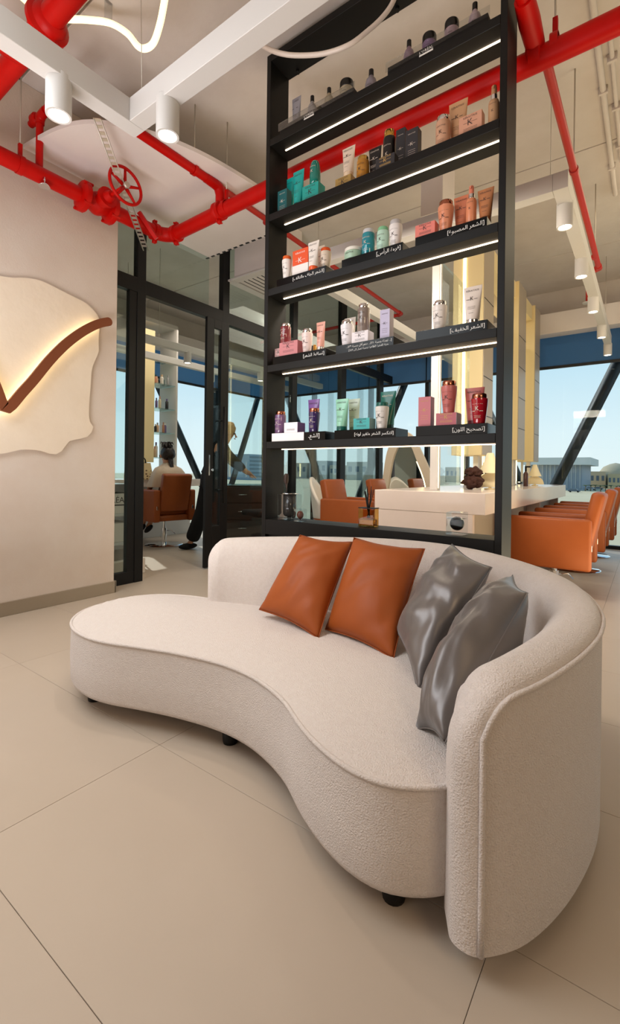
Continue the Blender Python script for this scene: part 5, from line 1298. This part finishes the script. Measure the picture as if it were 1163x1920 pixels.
for n_ in ('l', 'r'):
    a, b = Vector(J[n_+'an']), Vector(J[n_+'to']); c = (a+b)/2; d = b-a; ang = math.atan2(d.y, d.x)
    bm = BM(); bmesh.ops.create_uvsphere(bm, u_segments=20, v_segments=10, radius=1, matrix=Matrix.Translation((c.x, c.y, .042)) @ Matrix.Rotation(ang, 4, 'Z') @ Matrix.Diagonal((.14, .055, .042, 1)))
    for f in bm.faces: f.smooth = True
    obj('shoe', bm, M['cloth_black'], pr2)

# ------------------------------------------------------------------ outside
GZ = -6.0
bm = BM(); box(bm, -900, 700, YF+.6, 1500, GZ-.5, GZ); box(bm, -900, XW-.6, -400, YF+.6, GZ-.5, GZ); o = obj('sand_ground', bm, M['sand']); tag(o, 'bare sandy ground outside the windows', 'ground')
def far_building(name, label, Y, p0, p1, ytop, depth_, colr, overhang=0, bands=0, nwin=0, base=GZ, cat='building', group=None):
    a = onY(p0, 905, Y); b = onY(p1, 905, Y); zt_ = onY((p0+p1)/2, ytop, Y).z
    t = thing(name, label, cat, ((a.x+b.x)/2, Y+depth_/2, base), 0, group)
    wd = b.x - a.x; h = zt_ - base; m_ = mat('facade ' + colr, colr, .8)
    bm = BM(); box(bm, -wd/2, wd/2, -depth_/2, depth_/2, 0, h); obj('walls', bm, m_, t)
    if overhang:
        bm = BM(); box(bm, -wd/2-overhang*.3, wd/2+overhang, -depth_/2-overhang, depth_/2, h-overhang*.9+2.2, h+overhang*.25+1.6); obj('roof_slab', bm, mat('pale roof', '#D2D2CC', .8), t)
    for k in range(bands):
        x = -wd/2 + wd*(k+.5)/bands; bm = BM(); box(bm, x-wd/bands*.12, x+wd/bands*.12, -depth_/2-.5, -depth_/2-.02, h*.06, h*.94); obj('fin', bm, mat('facade fin', '#AEB0B0', .8), t)
    for k in range(nwin):
        x = -wd/2 + wd*(k+.5)/nwin; bm = BM(); box(bm, x-wd/nwin*.25, x+wd/nwin*.25, -depth_/2-.1, -depth_/2-.02, h*.45, h*.75); obj('window', bm, mat('far window', '#5C6B78', .3), t)
    return t
far_building('hall_building', 'long low building with a flat overhanging roof seen right of the counter', 250, 985, 1092, 868, 40, '#98A0AA', 3.5, 14)  # bluish facade colour has the distance haze mixed in
far_building('low_house', 'small pale house right of the flat roofed building', 300, 1106, 1136, 884, 30, '#C4B294', 0, 0, 3)
far_building('low_house', 'sand coloured house at the right edge of the window', 290, 1140, 1172, 889, 30, '#CDB68E', 0, 0, 4)
for k, (p0, p1, yt) in enumerate(((545, 575, 868), (580, 612, 864), (618, 640, 872), (650, 690, 866), (745, 775, 872), (835, 860, 876))):
    far_building('town_block', 'pale distant town block, %s from the left on the skyline' % ('first', 'second', 'third', 'fourth', 'fifth', 'sixth')[k], 380, p0, p1, yt, 30, ['#B9B3A8', '#A7A8A6', '#C2B7A4'][k % 3], 0, 0, 3, group='skyline blocks')
dm = thing('dome_building', 'domed roof on the skyline at the right edge', 'building', (onY(1152, 890, 330).x, 345, GZ))
bm = BM(); lathe(bm, [(9, 0), (9, 8), (8.6, 9.5), (6.5, 12.5), (3, 14.3), (.2, 15)], seg=28); obj('dome', bm, mat('facade #B9A88C', '#B9A88C', .8), dm)
bm = BM(); box(bm, -14, 14, -10, 10, 0, 6); obj('walls', bm, mat('facade #C4B294', '#C4B294', .8), dm)
# tower and blocks left of the shelf, seen through the side window (distance along -X)
def side_building(label, X, p0, p1, ytop, colr, cat='building'):
    a = onX(p0, 890, X); b = onX(p1, 890, X); zt_ = onX((p0+p1)/2, ytop, X).z
    t = thing('tower_block', label, cat, (X-15, (a.y+b.y)/2, GZ)); bm = BM(); box(bm, -15, 15, -(b.y-a.y)/2, (b.y-a.y)/2, 0, zt_-GZ); obj('walls', bm, mat('facade '+colr, colr, .7), t)
    n = 6
    for k in range(n):
        bm = BM(); z = (zt_-GZ)*(k+.6)/(n+.6); box(bm, 15.02, 15.2, -(b.y-a.y)*.46, (b.y-a.y)*.46, z, z+(zt_-GZ)/n*.45); obj('window_band', bm, mat('far window', '#5C6B78', .3), t)
side_building('grey blue tower block seen left of the shelf unit', -260, 467, 494, 852, '#8A9AA8')
side_building('low pale block on the skyline left of the tower', -300, 432, 462, 880, '#B5AFA6')
# cars and palms outside
def car(label, px, py, colr):
    P = onZ(px, py, GZ); t = thing('car', label, 'car', (P.x, P.y, GZ), 0, 'cars on the sand')
    m_ = mat('car '+colr, colr, .3)
    bm = BM(); prism(bm, [(-2.2, -.9, .35), (2.2, -.9, .35), (2.25, -.9, .8), (1.3, -.9, .95), (.8, -.9, 1.45), (-1.2, -.9, 1.45), (-1.9, -.9, .95), (-2.25, -.9, .85)], (0, 1.8, 0)); obj('car_body', bm, m_, t)
    bm = BM(); prism(bm, [(1.1, -.93, .98), (.7, -.93, 1.38), (-1.1, -.93, 1.38), (-1.6, -.93, .98)], (0, 1.86, 0)); obj('side_glass', bm, mat('far window', '#5C6B78', .3), t)
    for x in (-1.4, 1.4):
        for y in (-.85, .85): bm = BM(); lathe(bm, [(.3, -.1), (.34, 0), (.3, .1)], (x, y, .34), 16, 'Y'); obj('wheel', bm, M['black'], t)
car('dark car parked leftmost on the sand', 1077, 923, '#5A6570'); car('silver car parked in the middle of the sand', 1108, 919, '#AEB4BA'); car('grey car parked rightmost on the sand', 1122, 918, '#7E868C')
leafm = mat('palm green', '#5E6B4A', .8)
for k, px in enumerate((1098, 1108, 1117, 1127, 1136, 1146, 1156, 1162)):
    P = onY(px, 905, 240 + 5*(k % 3)); t = thing('palm_tree', 'small green palm outside, %s from the left in the row of palms' % ('first', 'second', 'third', 'fourth', 'fifth', 'sixth', 'seventh', 'eighth')[k], 'tree', (P.x, P.y, GZ), k, 'palms outside')
    bm = BM(); tube(bm, [(0, 0, 0), (.15, 0, 2.2)], [.22, .14], 8); obj('trunk', bm, mat('palm trunk', '#7A6A54', .9), t)
    bm = BM()
    for q in range(9):
        a = 2*PI*q/9; r0 = 1.7
        for (u0, u1) in ((0, .5), (.5, 1)):
            pts = []
            for u in (u0, u1):
                c = Vector((.15 + r0*u*math.cos(a), r0*u*math.sin(a), 2.2 + .9*math.sin(u*2.4) - .5*u)); sd = Vector((-math.sin(a), math.cos(a), 0))*.28*(1-.7*u); pts.append((c+sd, c-sd))
            bm.faces.new([bm.verts.new(v_) for v_ in (pts[0][0], pts[1][0], pts[1][1], pts[0][1])])
    obj('fronds', bm, leafm, t, kind='stuff')
